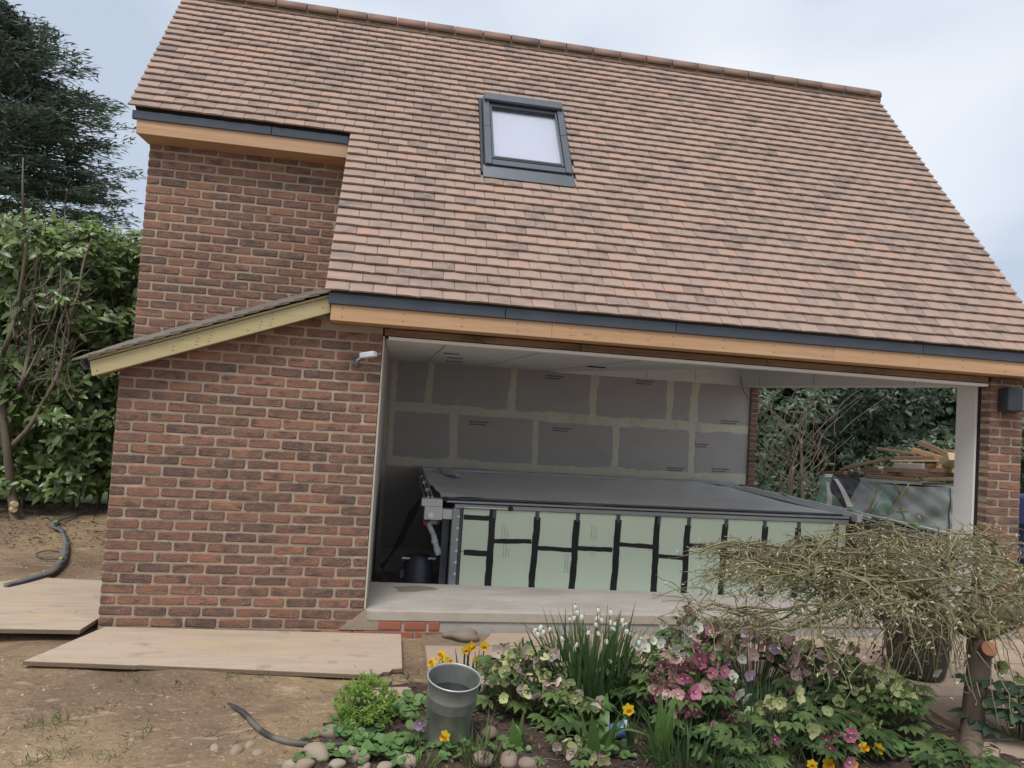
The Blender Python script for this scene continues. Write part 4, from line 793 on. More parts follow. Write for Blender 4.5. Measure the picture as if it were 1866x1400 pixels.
cluster_leaves(lb, C_, 7, .135, .36, OVAL, np.tile((0., -.35, 1.), (n, 1)), upb=.1); lb.build('new_shoots', 'laurel_shoot', t)
m = MB()
for i in range(26):
    x = -4.4+i*.16+random.uniform(-.05, .05); y = hedge_front(x)+.75; m.tube(smooth([(x, y, -.03), (x+random.uniform(-.1, .1), y, .9), (x+random.uniform(-.2, .2), y-.1, 2.0), (x+random.uniform(-.3, .3), y-.2, 3.3)], 4), [.028]*4+[.02]*4+[.012]*5, 6)
m.build('stems', 'bark', t, True)
# leaf litter under the hedge
lb = LB(); n = 1500; T = np.stack([RG.uniform(-4.2, -.1, n), RG.uniform(2.7, 5.2, n), np.full(n, GZ+.012)], 1); d = unit(n); d[:, 2] *= .3
lb.add(SLIM, frames(d, np.tile((0, 0, 1.), (n, 1))+unit(n)*.5, RG.uniform(.03, .08, n), RG.uniform(.015, .03, n)), T, RG.random(n)); tag(lb.build('leaf_litter', 'litter'), 'brown fallen leaves on the soil under the laurel hedge', 'leaf litter')
# ---- bare shrub in front of the hedge
t = thing('bare_shrub', 'leafless grey shrub with upright stems in front of the laurel hedge', 'shrub', PZ(18, 945, GZ))
D0 = 8.7
def stem(pts, r0, r1, dz=0): 
    q = smooth([PD(u, v, D0+dz+random.uniform(-.12, .12)) for u, v in pts], 5); n = len(q); return q, [r0+(r1-r0)*i/(n-1) for i in range(n)]
m = MB()
for pts, r0, r1 in [([(30, 960), (22, 900), (14, 830), (6, 760), (2, 690), (0, 640)], .085, .035), ([(2, 650), (18, 610), (34, 545), (46, 465), (44, 420), (41, 350), (42, 288)], .045, .010),
    ([(16, 800), (20, 750), (32, 715), (42, 690), (52, 640), (56, 600), (62, 540), (68, 470), (66, 450)], .05, .012), ([(22, 812), (52, 780), (78, 735), (95, 705), (112, 660), (118, 610), (140, 545), (152, 480), (168, 435)], .042, .014),
    ([(95, 707), (98, 670), (105, 600), (120, 560), (122, 520)], .022, .008), ([(45, 690), (80, 620), (100, 575), (110, 520), (112, 470), (125, 450)], .022, .007), ([(110, 600), (140, 560), (178, 525)], .014, .006), ([(20, 720), (50, 700), (90, 690), (130, 705), (160, 690)], .012, .005),
    ([(50, 530), (80, 520), (100, 490), (150, 455)], .014, .005), ([(121, 425), (118, 380), (122, 350), (121, 345)], .010, .008), ([(66, 455), (40, 430), (5, 405)], .012, .006), ([(66, 455), (80, 430), (82, 405), (72, 380)], .010, .005), ([(5, 440), (35, 425)], .010, .006), ([(60, 650), (30, 630), (5, 640)], .012, .006), ([(40, 690), (20, 670), (0, 660)], .018, .010)]:
    q, r = stem(pts, r0*.72, r1*.75); m.tube(q, r, 7)
for i in range(75):
    u, v = random.uniform(20, 135), random.uniform(540, 740); a = random.uniform(-.5, 1.0); l = random.uniform(25, 95); q, r = stem([(u, v), (u+l*.5*math.sin(a)+random.uniform(-6, 6), v-l*.5*math.cos(a)), (u+l*math.sin(a+.25), v-l*math.cos(a+.25))], random.uniform(.005, .013), .003); m.rn = random.random(); m.tube(q, r, 4)
m.build('stems', 'bark_green', t, True)
for u, v in ((28, 918), (26, 928)): 
    a = PD(u-4, v, D0-.05); b = PD(u, v+1, D0-.13); o = MB().tube([a, b], .035, 9).build('sawn_stub', 'timber_pale', t)
# ---- conifer far behind
t = thing('conifer_tree', 'large dark cypress with flat layered sprays against the sky', 'tree', (PD(-90, 600, 23)[0], PD(-90, 600, 23)[1], 0))
tx, ty = PD(-78, 690, 23)[:2]; lb = LB(); mb = MB(); mb.tube([(tx, ty, 0), (tx+.1, ty, 5), (tx, ty, 10), (tx, ty, 13.6)], [.45, .36, .22, .05], 10)
camdir = np.array([CAM[0]-tx, CAM[1]-ty, 0]); camdir /= np.linalg.norm(camdir); rightd = np.array([-camdir[1], camdir[0], 0])*1
rightd = rightd if rightd[0] > 0 else -rightd
zlev = 2.6
Cs, Ds = [], []
while zlev < 13.9:
    R_ = np.interp(zlev, [2.6, 4.5, 7.9, 9.5, 10.4, 11.4, 12.2, 12.8, 13.3, 13.9], [4.9, 5.2, 4.9, 4.3, 3.9, 3.6, 2.9, 2.3, 1.5, .5]); nb = 11
    for b in range(nb):
        a = random.uniform(-.95*math.pi/2-.25, 1.05*math.pi/2+.2) if random.random() < .8 else random.uniform(0, 6.28)
        d = rightd*math.cos(a)+camdir*math.sin(a); Lb = R_*random.uniform(.62, 1.12)*(1 if abs(a) < 1 else .9); z0 = zlev+random.uniform(-.3, .3); sl = random.uniform(-.05, .14)
        pts = [np.array([tx, ty, z0])+d*Lb*f+np.array([0, 0, sl*Lb*f+.35*f*f-.25*f]) for f in (0, .35, .7, 1)]; mb.tube(pts, [.06, .045, .025, .008], 4)
        for q in range(17):
            f = .22+.8*random.random()**.75; p = np.array([tx, ty, z0])+d*Lb*f+np.array([0, 0, sl*Lb*f+.35*f*f-.25*f]); sp_ = .62*(1.15-f)*Lb*.45+.12
            sd = np.array([-d[1], d[0], 0])*random.uniform(-1, 1)*sp_; Cs.append(p+sd+np.array([0, 0, random.uniform(-.06, .10)])); Ds.append(d*.8+sd/(sp_+.01)*.55)
    zlev += .50
Cs = np.array(Cs); Ds = np.array(Ds); k = 15; n = len(Cs)*k; T = np.repeat(Cs, k, 0)+RG.normal(size=(n, 3))*np.array([.20, .20, .045]); d = np.repeat(Ds, k, 0)+RG.normal(size=(n, 3))*np.array([.55, .55, .16]); d[:, 2] += .10
nr = np.tile((0, 0, 1.), (n, 1))+RG.normal(size=(n, 3))*.45; lb.add(SLIM, frames(d, nr, RG.uniform(.14, .40, n), RG.uniform(.035, .075, n)), T, np.clip(np.repeat(RG.random(len(Cs)), k)*.7+RG.random(n)*.3, 0, .999))
lb.build('crown', 'conifer_leaf', t); mb.build('trunk', 'bark', t, True)
# ---- shrubbery beyond the side opening and along the right
t = thing('evergreen_shrubbery', 'dense evergreen shrubbery seen through the open side beyond the timber pile', 'shrubbery', PZ(1560, 1000, GZ)+np.array([4, 5, 0]))
lb = LB(); n = 2600; D = np.abs(RG.normal(size=n))*.55; U = RG.uniform(1330, 1930, n); V = RG.uniform(610, 1010, n)
base_d = 13.2+.5*np.sin(U*.021)+.45*np.sin(V*.03+U*.01)
C_ = np.array([PD(u, v, d) for u, v, d in zip(U, V, base_d+D)]); C_ = C_[C_[:, 2] > .05]; keepm = []
for c in C_: keepm.append(np.sin(c[0]*2.1+c[2]*1.7)+np.sin(c[2]*3.3-c[0]*1.2)+RG.normal()*.5 > -.75)
C_ = C_[np.array(keepm)]; uu = np.array([(c[0]-13)/2 for c in C_]); sparse = (C_[:, 0]-8.2)/1.6
C_ = C_[RG.random(len(C_)) < np.clip(sparse, .32, 1)]
cluster_leaves(lb, C_, 9, .135, .42, OVAL, np.tile((-.4, -.8, .5), (len(C_), 1)))
n = 1700; C_ = np.array([PD(RG.uniform(1330, 1950), RG.uniform(600, 1010), 14.6+RG.random()*.6) for i in range(n)]); C_ = C_[C_[:, 2] > .05]; cluster_leaves(lb, C_, 8, .30, .55, OVAL, np.tile((-.4, -.8, .3), (len(C_), 1)))
lb.build('foliage', 'shrub_leaf', t)
m = MB()
for i in range(85):
    u, v = random.uniform(1375, 1530), random.uniform(760, 960); a = random.uniform(-1.2, .9); l = random.uniform(30, 130); d = random.uniform(11.6, 12.8)
    m.rn = random.random(); m.tube(smooth([PD(u, v, d), PD(u+l*.4*math.sin(a)+random.uniform(-8, 8), v-l*.4*math.cos(a), d), PD(u+l*math.sin(a+random.uniform(-.5, .7)), v-l*math.cos(a), d)], 3), list(np.linspace(random.uniform(.006, .014), .003, 7)), 4)
for pts, r in [([(1438, 985), (1440, 900), (1446, 850)], .05), ([(1462, 985), (1461, 890), (1460, 800)], .035), ([(1415, 800), (1440, 775), (1466, 790), (1470, 745)], .014), ([(1405, 930), (1440, 860), (1466, 785)], .016), ([(1440, 880), (1480, 840), (1500, 790)], .012), ([(1380, 720), (1400, 745), (1430, 770), (1450, 800)], .012), ([(1446, 770), (1450, 750), (1490, 765), (1500, 770)], .012)]:
    q = smooth([PD(u, v, 11.9) for u, v in pts], 5); m.tube(q, list(np.linspace(r, r*.5, len(q))), 6)
m.build('branches', 'bark', t, True)

# ================================================================== WRAPPED STACK AND TIMBER PILE
t = thing('wrapped_stack', 'stack of material wrapped in grey and green plastic film under the timbers', 'wrapped stack', (8.7, 3.6, GZ))
A0 = np.array([7.62, 3.30, 0]); A1 = np.array([9.85, 3.0, 0]); ax_ = (A1-A0)/np.linalg.norm(A1-A0); nrm_ = np.array([ax_[1], -ax_[0], 0])
def sf(u, v, off=0):                                            # front face of the stack: u 0..1 along, v 0..1 up
    w = .03*math.sin(u*9+v*4)*math.sin(v*5+1)+.014*math.sin(u*19-v*13+2*math.sin(v*6))+.006*math.sin(u*43+v*31)
    p = A0+(A1-A0)*u+nrm_*(w+off-.06*v+.10*math.exp(-u*14)*(-v)); z = GZ+(1.045+.015*math.sin(u*9))*v; return (p[0], p[1], z)
m = MB(); NU, NV = 64, 36; vs = [sf(i/NU, j/NV) for j in range(NV+1) for i in range(NU+1)]; k = NU+1; fs = [(j*k+i, j*k+i+1, (j+1)*k+i+1, (j+1)*k+i) for j in range(NV) for i in range(NU)]; m.add(vs, fs)
bk = np.array([.58, .85, 0]); b0 = len(m.v); c = [sf(0, 0), sf(1, 0), sf(1, 1), sf(0, 1)]; cb = [np.array(p)+bk for p in c]
m.add(c+cb, [(3, 2, 6, 7), (0, 3, 7, 4), (1, 5, 6, 2), (4, 7, 6, 5)]); m.build('film_wrap', 'film_grey', t, True)
def patch(name, mm, poly, off, n=14):                           # sheet patch following the wrinkled face; poly = 4 corners (u,v)
    vs = []; q = [np.array(p, float) for p in poly]
    for j in range(n+1):
        for i in range(n+1):
            a, b = i/n, j/n; p = (q[0]*(1-a)+q[1]*a)*(1-b)+(q[3]*(1-a)+q[2]*a)*b; vs.append(sf(p[0], p[1], off))
    k = n+1; MB().add(vs, [(j*k+i, j*k+i+1, (j+1)*k+i+1, (j+1)*k+i) for j in range(n) for i in range(n)]).build(name, mm, t, True)
def suv(u, v):                                                  # photo pixel -> stack face coordinates
    r = ray(u, v); tt = np.dot(A0-CAM, nrm_)/np.dot(r, nrm_); p = CAM+r*tt; return (np.dot(p-A0, ax_)/np.linalg.norm(A1-A0), (p[2]-GZ)/1.045)
patch('green_sheet', 'film_green', [suv(1492, 925), suv(1545, 935), suv(1516, 868), suv(1508, 868)], .012); patch('dark_sheet', 'film_black', [suv(1527, 868), suv(1568, 866), suv(1572, 878), suv(1551, 910)], .014)
patch('dark_sheet', 'film_black', [suv(1515, 895), suv(1542, 930), suv(1545, 905), suv(1522, 872)], .016); patch('green_sheet', 'film_green', [suv(1582, 940), suv(1625, 940), suv(1636, 890), suv(1620, 893)], .013)
patch('pale_fold', 'film_white', [suv(1510, 872), suv(1520, 872), suv(1527, 864), suv(1512, 864)], .02); patch('pale_fold', 'film_white', [suv(1545, 925), suv(1556, 925), suv(1530, 875), suv(1524, 875)], .02, 8); patch('pale_fold', 'film_white', [suv(1510, 925), suv(1520, 925), suv(1516, 880), suv(1512, 880)], .018, 8); patch('dark_sheet', 'film_black', [suv(1729, 985), suv(1731, 985), suv(1734, 890), suv(1732, 890)], .02, 8)
for a, b in (((1578, 940), (1605, 895)), ((1622, 935), (1660, 880)), ((1632, 880), (1652, 900)), ((1640, 932), (1660, 930)), ((1648, 925), (1650, 945))):
    p = [sf(*[suv(*a)[i]*(1-f)+suv(*b)[i]*f for i in (0, 1)], .022) for f in np.linspace(0, 1, 8)]; MB().tube(p, .009, 5).build('yellow_tape', 'strap_yellow', t)
PL = [  # photo end points, face height px, depth, material, label
    ((1496, 861), (1541, 862), 5, 9.25, 'timber', 'thin brown plank sticking out lowest on the left of the timber pile'),
    ((1530, 856), (1610, 837), 4, 9.45, 'timber', 'thin dark plank sloping up in the left of the timber pile'), ((1537, 853), (1622, 836), 6, 9.6, 'timber', 'sloping plank with a split end, left of the pile centre'),
    ((1597, 817), (1670, 828), 5, 9.7, 'timber', 'long thin dark batten jutting left near the top of the pile'), ((1662, 820), (1726, 839), 9, 9.6, 'timber_o', 'rounded orange brown post near the top of the pile'),
    ((1676, 806), (1735, 833), 9, 9.65, 'timber', 'brown post leaning highest at the top of the timber pile'), ((1720, 848), (1741, 832), 15, 9.15, 'timber_pale', 'fresh pale yellow post end in front of the pile by the jamb'),
    ((1630, 835), (1702, 834), 6, 9.5, 'timber', 'dark flat plank lying level in the upper pile'), ((1622, 840), (1712, 840), 3, 9.3, 'timber_o', 'narrow orange batten lying level across the pile'),
    ((1632, 848), (1683, 850), 9, 9.2, 'timber_grey', 'short grey board block in the middle of the pile'), ((1611, 855), (1690, 860), 9, 9.1, 'timber', 'thick brown plank with sawn end in the lower pile'),
    ((1572, 857), (1610, 860), 6, 9.3, 'timber', 'short brown block in the left of the lower pile'), ((1589, 853), (1607, 853), 5, 9.35, 'timber_pale', 'small pale offcut on the left of the pile'),
    ((1577, 868), (1677, 876), 6, 9.05, 'timber', 'long dark plank at the bottom of the pile with pale end'), ((1680, 874), (1740, 873), 6, 9.1, 'timber', 'dark plank at the bottom right of the pile'),
    ((1681, 882), (1740, 882), 4, 9.12, 'timber', 'thin plank lowest of all at the right of the pile'), ((1726, 861), (1742, 858), 8, 9.2, 'timber_pale', 'pale stub under the fresh yellow post end'),
    ((1726, 823), (1745, 825), 7, 9.75, 'timber_o', 'orange stub behind the top right of the pile'), ((1541, 860), (1569, 862), 4, 9.2, 'timber', 'short thin plank between the left planks of the pile'),
    ((1693, 850), (1713, 850), 8, 9.3, 'timber_o', 'short orange block right of the grey board'), ((1640, 866), (1740, 866), 6, 9.3, 'timber', 'dark plank buried in the middle of the lower pile'), ((1560, 864), (1660, 868), 5, 9.5, 'timber', 'dark plank under the brown block on the left of the pile'), ((1690, 843), (1735, 851), 8, 9.55, 'timber', 'brown plank sloping down behind the yellow post end'), ((1650, 858), (1725, 857), 8, 9.6, 'timber', 'plank hidden behind the thick brown one in mid pile')]
mat('timber_o', [(.33, .20, .11), (.43, .27, .155)], .75, 4, .5, (1, 6, 6), .3, 40)
for a, b, h, d, mm, lab in PL:
    m = MB(); m.rn = random.random(); hh = h/FPX*d; p0, p1 = PD(*a, d), PD(*b, d-.25); m.bar(p0, p1, max(hh*1.6, .09), hh); tag(bevel(m.build('timber_plank', mm), .004), lab, 'timber', 'timbers piled on the wrapped stack')
# blue drum sliver beyond the pillar
c = PD(1885, 940, 8.3); t = tag(MB().lathe([(0, 0), (.29, 0), (.30, .05), (.30, .35), (.315, .37), (.30, .39), (.30, .75), (.315, .77), (.30, .79), (.29, 1.05), (.26, 1.09), (0, 1.10)], (c[0], c[1], GZ), 28).build('blue_barrel', 'blue_tarp', None, True), 'dark blue barrel just showing past the right brick pillar', 'barrel')

# ================================================================== WEEPING MAPLE
t = thing('weeping_maple', 'low leafless weeping maple with tangled olive twigs over the flower bed', 'tree', (5.04, -1.97, -.03))
tb = [np.array((5.03, -1.97, -.05)), PD(1772, 1330, 4.0), PD(1776, 1270, 4.02), PD(1784, 1210, 4.05), PD(1782, 1165, 4.1)]
m = MB(); m.tube(smooth(tb, 5), list(np.interp(np.linspace(0, 1, 21), [0, .08, .5, .9, 1], [.075, .062, .056, .062, .055])), 14)
m.tube(smooth([PD(1784, 1205, 4.05), PD(1795, 1190, 4.02), PD(1803, 1183, 3.98)], 4), .042, 10); m.build('trunk', 'bark', t, True)
sc = PD(1802.5, 1182.5, 3.975); v_ = PD(1803.5, 1182, 3.968); MB().tube([sc, sc+(v_-sc)*.9], .0405, 12).build('sawn_face', 'sawn_face', t)
top0 = tb[-1]; limbs = MB(); twigs = MB(); bl = LB(); dl = LB(); tips = []; rr = random.Random(11)
def canopy_top(x, y):                                           # umbrella shaped upper surface
    r = math.hypot((x-5.25)/1.72, (y+1.55)/1.15); return 1.10-.34*r**2.2+.05*math.sin(x*6+y*4)
def arch(p0, p1, h, n=7, j=.03):
    out = []
    for i in range(n+1):
        f = i/n; p = p0+(p1-p0)*f; p = p+np.array([rr.gauss(0, j), rr.gauss(0, j), rr.gauss(0, j*.6)])*math.sin(math.pi*f); p[2] += h*math.sin(math.pi*min(1, f*1.05))
        out.append(p)
    return out
subs = []
for i in range(24):
    a = i/16*2*math.pi+rr.uniform(-.2, .2) if i < 16 else math.pi+rr.uniform(-.75, .75); R_ = rr.uniform(.55, .95) if i < 16 else rr.uniform(.75, 1.05)
    ex, ey_ = 5.25+math.cos(a)*1.45*R_, -1.55+math.sin(a)*.95*R_; ez_ = canopy_top(ex, ey_)-rr.uniform(.02, .26); q = arch(top0, np.array([ex, ey_, ez_]), rr.uniform(.08, .22), 9, .05)
    limbs.rn = rr.random(); limbs.tube(smooth(q, 2), list(np.linspace(.022, .006, 19)), 6); subs += [(q[k], q[k]-q[k-1]) for k in range(3 if i < 16 else 4, 10)]
sub2 = []
for p, d in subs:
    for k in range(2):
        a = rr.uniform(0, 6.28); L_ = rr.uniform(.18, .5); dd = d/np.linalg.norm(d)*.6+np.array([math.cos(a), math.sin(a), rr.uniform(-.45, .45)])*.75; dd /= np.linalg.norm(dd)
        e = p+dd*L_; e[2] = min(e[2], canopy_top(e[0], e[1])); q = arch(p, e, rr.uniform(-.02, .07), 5, .02); limbs.rn = rr.random(); limbs.tube(q, list(np.linspace(.0075, .0038, 6)), 4); sub2 += [(q[j], dd) for j in range(1, 6)]
for p, d in sub2:
    for k in range(1 if rr.random() < .35 else 2):
        out = np.array([p[0]-5.25, (p[1]+1.55), 0]); out /= np.linalg.norm(out)+.3
        dd = d*.55+out*.45+np.array([rr.gauss(0, .6), rr.gauss(0, .6), rr.gauss(-.12, .32)]); dd /= np.linalg.norm(dd); L_ = rr.uniform(.08, .27); e = p+dd*L_+np.array([0, 0, -.15*L_]); 
        if e[2] > canopy_top(e[0], e[1])+.05 or (e[2] < canopy_top(e[0], e[1])-.42 and rr.random() < .8): continue
        q = arch(p, e, rr.uniform(-.015, .025), 4, .008); twigs.rn = rr.random(); twigs.tube(q, list(np.linspace(.0026, .0015, 5)), 3, False); tips += [q[-1], q[3], q[2]] if rr.random() < .6 else [q[-1]]
        if rr.random() < .45:
            f = q[2]+np.array([rr.gauss(0, .05), rr.gauss(0, .05), rr.gauss(-.01, .04)]); twigs.tube([q[2], (q[2]+f)/2+np.array([0, 0, .006]), f], [.0024, .002, .0016], 3, False); tips.append(f)
for i in range(150):                                            # upright and drooping stray shoots on the rim
    a = rr.uniform(0, 6.28); r = rr.uniform(.75, 1.03); x, y = 5.25+math.cos(a)*1.7*r, -1.55+math.sin(a)*1.1*r; p = np.array([x, y, canopy_top(x, y)-rr.uniform(.0, .35)]); e = p+np.array([math.cos(a)*rr.uniform(.0, .14), math.sin(a)*.08, rr.uniform(-.10, .10)])
    q = arch(p-(e-p)*.8, e, rr.uniform(0, .03), 4, .012); twigs.rn = rr.random(); twigs.tube(q, list(np.linspace(.0038, .0018, 5)), 3, False); tips += [q[-1], q[3]]
for i in range(80):                                             # fountain of twigs hanging round the trunk head
    a = rr.uniform(0, 6.28); p = top0+np.array([rr.gauss(-.26, .14), rr.gauss(0, .12), rr.uniform(.02, .22)]); e = p+np.array([math.cos(a)*.2-.06, math.sin(a)*.15, rr.uniform(-.36, -.08)]); q = arch(p, e, rr.uniform(.02, .1), 5, .012); twigs.rn = rr.random(); twigs.tube(q, list(np.linspace(.0044, .002, 6)), 3, False); tips.append(q[-1])
limbs.build('branches', 'twig_olive', t, True); o = twigs.build('twigs', 'twig_olive', t, True); o['kind'] = 'stuff'
T = np.array(tips); n = len(T); d = unit(n); d[:, 2] += .3; bl.add(SLIM, frames(d, unit(n), RG.uniform(.016, .034, n), RG.uniform(.006, .010, n)), T, RG.random(n)); bl.build('buds', 'bud', t)
cs = [PD(1600, 1110, 4.0), PD(1570, 1118, 4.05), PD(1640, 1105, 4.1), PD(1560, 1090, 4.2), PD(1720, 1060, 4.2), PD(1650, 1050, 4.3), PD(1450, 1030, 4.1), PD(1800, 1090, 4.2), PD(1620, 1190, 4.1), PD(1500, 1060, 4.2), PD(1690, 1000, 4.3), PD(1400, 1010, 4.0), PD(1560, 1010, 4.1), PD(1760, 1030, 4.0), PD(1630, 1020, 4.1)]
for i, c in enumerate(cs):
    n = 150 if i < 3 else 60; T = c+RG.normal(size=(n, 3))*np.array([.075, .06, .03]); dl.add(SLIM, frames(unit(n), unit(n), RG.uniform(.02, .05, n), RG.uniform(.008, .02, n)), T, RG.random(n))
dl.build('dead_leaves', 'dead_leaf', t)
# dark pot behind the trunk
c = np.array([5.62, -.86]); t = thing('dark_planter', 'large round dark planter pot half hidden behind the maple trunk', 'planter', (c[0], c[1], 0))
MB().lathe([(0, 0), (.14, 0), (.17, .02), (.20, .16), (.205, .28), (.22, .29), (.222, .33), (.21, .335), (.195, .32), (.19, .28), (0, .27)], (c[0], c[1], .002), 32).build('pot', 'pot_dark', t, True)
MB().lathe([(0, .285), (.192, .282)], (c[0], c[1], .002), 24).build('compost', 'mulch', t)

# ================================================================== FLOWER BED PLANTS
# ---- templates
def petal(a, L_, w, cup):
    c, s = math.cos(a), math.sin(a); P_ = [(.05, 0, 0), (.35, .5, .12), (.75, .48, .30), (1, 0, .42), (.75, -.48, .30), (.35, -.5, .12), (.55, 0, .14)]
    return [((x*c-y*w*s)*L_, (x*s+y*w*c)*L_, z*cup*L_) for x, y, z in P_], [(0, 6, 2, 1), (6, 4, 3, 2)[::1], (0, 5, 4, 6)]
def flower_mesh(name, m, n=5, L_=.030, w=.95, cup=.9, seed=0, centre='fl_lime'):
    r = random.Random(seed); mb = MB()
    for k in range(n):
        v, f = petal(2*math.pi*k/n+r.uniform(-.12, .12), L_*r.uniform(.85, 1.12), w*r.uniform(.85, 1.1), cup*r.uniform(.7, 1.3)); mb.rn = r.random()*.5; mb.add(v, f)
    mb.lathe([(.0, .010), (.006, .009), (.004, .002)], (0, 0, 0), 6); me = mb.mesh(name, m, True); me.materials.append(MATS[centre])
    for p in list(me.polygons)[-12:]: p.material_index = 1
    return me
FLM = {k: [flower_mesh('flower', k, 5, .034, .95, .9, i) for i in range(4)] for k in ('fl_lime', 'fl_blush', 'fl_magenta', 'fl_dusky', 'fl_lilac', 'fl_white', 'fl_green')}
def daffodil_mesh():
    mb = MB()
    for k in range(6): v, f = petal(math.pi*k/3, .034, .62, .25); mb.rn = .1*k; mb.add(v, f)
    n0 = len(mb.f); mb.lathe([(.007, .0), (.009, .012), (.012, .026), (.016, .031)], (0, 0, .004), 10); me = mb.mesh('flower', 'fl_yellow', True); me.materials.append(MATS['fl_orange'])
    for p in list(me.polygons)[n0:]: p.material_index = 1
    return me
DAF = daffodil_mesh()
mb = MB(); mb.lathe([(.002, .016), (.007, .013), (.010, .004), (.0105, -.004), (.0085, -.010)], (0, 0, 0), 7); BELL = mb.mesh('flower', 'fl_white', True)
def put_flower(me, parent, p, axis, s=1.):
    q = Vector([float(c) for c in axis]).to_track_quat('Z', 'Y').to_matrix().to_4x4(); return newobj('flower', me, parent, Matrix.Translation(Vector([float(c) for c in p])) @ q @ Matrix.Rotation(random.uniform(0, 6.28), 4, 'Z') @ Matrix.Scale(s, 4))
def add_stems(mb, pairs, r=.0022):
    for a, b in pairs:
        a, b = np.array(a, float), np.array(b, float); mid = (a+b)/2; mid[2] += .12*(b[2]-a[2])+.01; mid[:2] = a[:2]*.35+b[:2]*.65; mb.rn = random.random(); mb.tube(smooth([a, mid, b], 3), [r*1.3]*3+[r]*4, 4, False)
def hellebore(label, c, rad, h, cols, nfl, nleaf=16, lcol='hell_leaf', group=None, flsize=1., leafsize=.11, spread_y=.8):
    t = thing('hellebore', label, 'hellebore', (c[0], c[1], 0), group); lb = LB(); sm = MB(); tops = []
    for i in range(nfl):
        a = random.uniform(0, 6.28); r = rad*math.sqrt(random.random()); p = np.array([c[0]+r*math.cos(a), c[1]+r*math.sin(a)*spread_y, h*(1.02-.55*(r/rad)**2)*random.uniform(.72, 1.05)])
        ax = np.array([random.gauss(0, .5), -.75+random.gauss(0, .45), random.uniform(-.75, .35)]); k = random.choices([q[0] for q in cols], [q[1] for q in cols])[0]
        put_flower(random.choice(FLM[k]), t, p, ax, flsize*random.uniform(.72, 1.15)); tops.append(((c[0]+(p[0]-c[0])*.3, c[1]+(p[1]-c[1])*.3, 0), p-ax*.012))
        n = 4; d = RG.normal(size=(n, 3)); d[:, 2] = np.abs(d[:, 2])*.3+.1; lb.add(OVAL, frames(d, np.tile((0, 0, 1.), (n, 1))+unit(n)*.3, RG.uniform(.03, .065, n), RG.uniform(.013, .026, n)), np.tile(p-ax*.02, (n, 1)), .55+.44*RG.random(n))
    for i in range(nleaf):                                     # palmate leaves
        a = random.uniform(0, 6.28); r = rad*random.uniform(.25, 1.1); p = np.array([c[0]+r*math.cos(a), c[1]+r*math.sin(a)*spread_y, h*random.uniform(.12, .72)]); tops.append(((c[0]+(p[0]-c[0])*.3, c[1]+(p[1]-c[1])*.3, 0), p))
        o_ = np.array([math.cos(a), math.sin(a), .1]); n = 7; th = np.linspace(-1.7, 1.7, n); sd = np.array([-o_[1], o_[0], 0]); d = o_[None]*np.cos(th)[:, None]+sd[None]*np.sin(th)[:, None]; d[:, 2] -= .12
        L_ = leafsize*random.uniform(.7, 1.2)*(1-.12*np.abs(th)); lb.add(OVAL, frames(d, np.tile((0, -.25, 1.), (n, 1))+unit(n)*.18, L_, L_*.36), np.tile(p, (n, 1)), np.full(n, random.random()*.75))
    add_stems(sm, tops); lb.build('foliage', lcol, t); o = sm.build('stems', 'stem', t, True); return t
def strap(label, name, cat, c, n, h, rad, w, lcol, lean=.25, droop=.1, group=None, seg=6):
    t = thing(name, label, cat, (c[0], c[1], 0), group); mb = MB()
    for i in range(n):
        a = random.uniform(0, 6.28); r = rad*math.sqrt(random.random()); b = np.array([c[0]+r*math.cos(a), c[1]+r*math.sin(a), -.01]); Lh = h*random.uniform(.6, 1.08); ln = lean*random.uniform(.1, 1.2)*(r/rad+.25); dr = droop*random.random()**2*3; o_ = np.array([math.cos(a+random.gauss(0, .5)), math.sin(a+random.gauss(0, .5)), 0]); sd = np.array([-o_[1], o_[0], 0]); fc = random.uniform(-.8, .8); sd = sd*math.cos(fc)+o_*math.sin(fc); vs = []
        for k in range(seg+1):
            f = k/seg; p = b+o_*(ln*Lh*f+dr*Lh*f**3)+np.array([0, 0, Lh*(f-dr*.9*f**3)]); ww = w*(1-f**3)*(.75+.5*math.sin(math.pi*min(1, f+.2)))/2
            vs += [p-sd*ww, p+np.cross(sd, (0, 0, 1))*ww*.25, p+sd*ww]
        mb.rn = random.random(); mb.add(vs, [(3*k+j, 3*k+j+1, 3*k+j+4, 3*k+j+3) for k in range(seg) for j in (0, 1)])
    o = mb.build('leaves', lcol, t, True); return t
G0 = lambda u, v, z=0.: PZ(u, v, z)[:2]
# snowflake clump
c = np.array([3.13, -1.33]); t = strap('tall clump of dark strap leaves with nodding white snowflake bells', 'snowflake_clump', 'snowflake plant', c, 290, .52, .20, .019, 'strap_leaf', .42, .12); sm = MB(); prs = []
for (u, v, z) in [(1048, 1108, .56), (1052, 1118, .54), (1046, 1128, .52), (1060, 1126, .53), (1038, 1130, .52), (975, 1150, .46), (985, 1145, .47), (990, 1153, .45), (980, 1158, .44), (1002, 1148, .46), (1090, 1114, .56), (1088, 1128, .53), (1096, 1132, .52), (1086, 1140, .50), (1113, 1118, .55), (1112, 1135, .52), (1120, 1138, .51), (1118, 1147, .49), (1134, 1132, .53), (1140, 1138, .51), (1142, 1152, .48), (1150, 1158, .47), (1137, 1142, .50), (1090, 1155, .47), (1072, 1154, .47), (1025, 1165, .45), (1105, 1170, .44), (1050, 1176, .42), (1168, 1166, .46), (1164, 1172, .45), (1112, 1206, .40), (1047, 1184, .41)]:
    y = -1.35+random.uniform(-.09, .09); p = PY(u, v, y); put_flower(BELL, t, p, (random.gauss(0, .25), random.gauss(0, .25), 1), random.uniform(1.0, 1.35)); prs.append(((c[0]+(p[0]-c[0])*.35, c[1], 0), p+np.array([0, 0, .025])))
add_stems(sm, prs, .0026); sm.build('stems', 'stem', t, True)
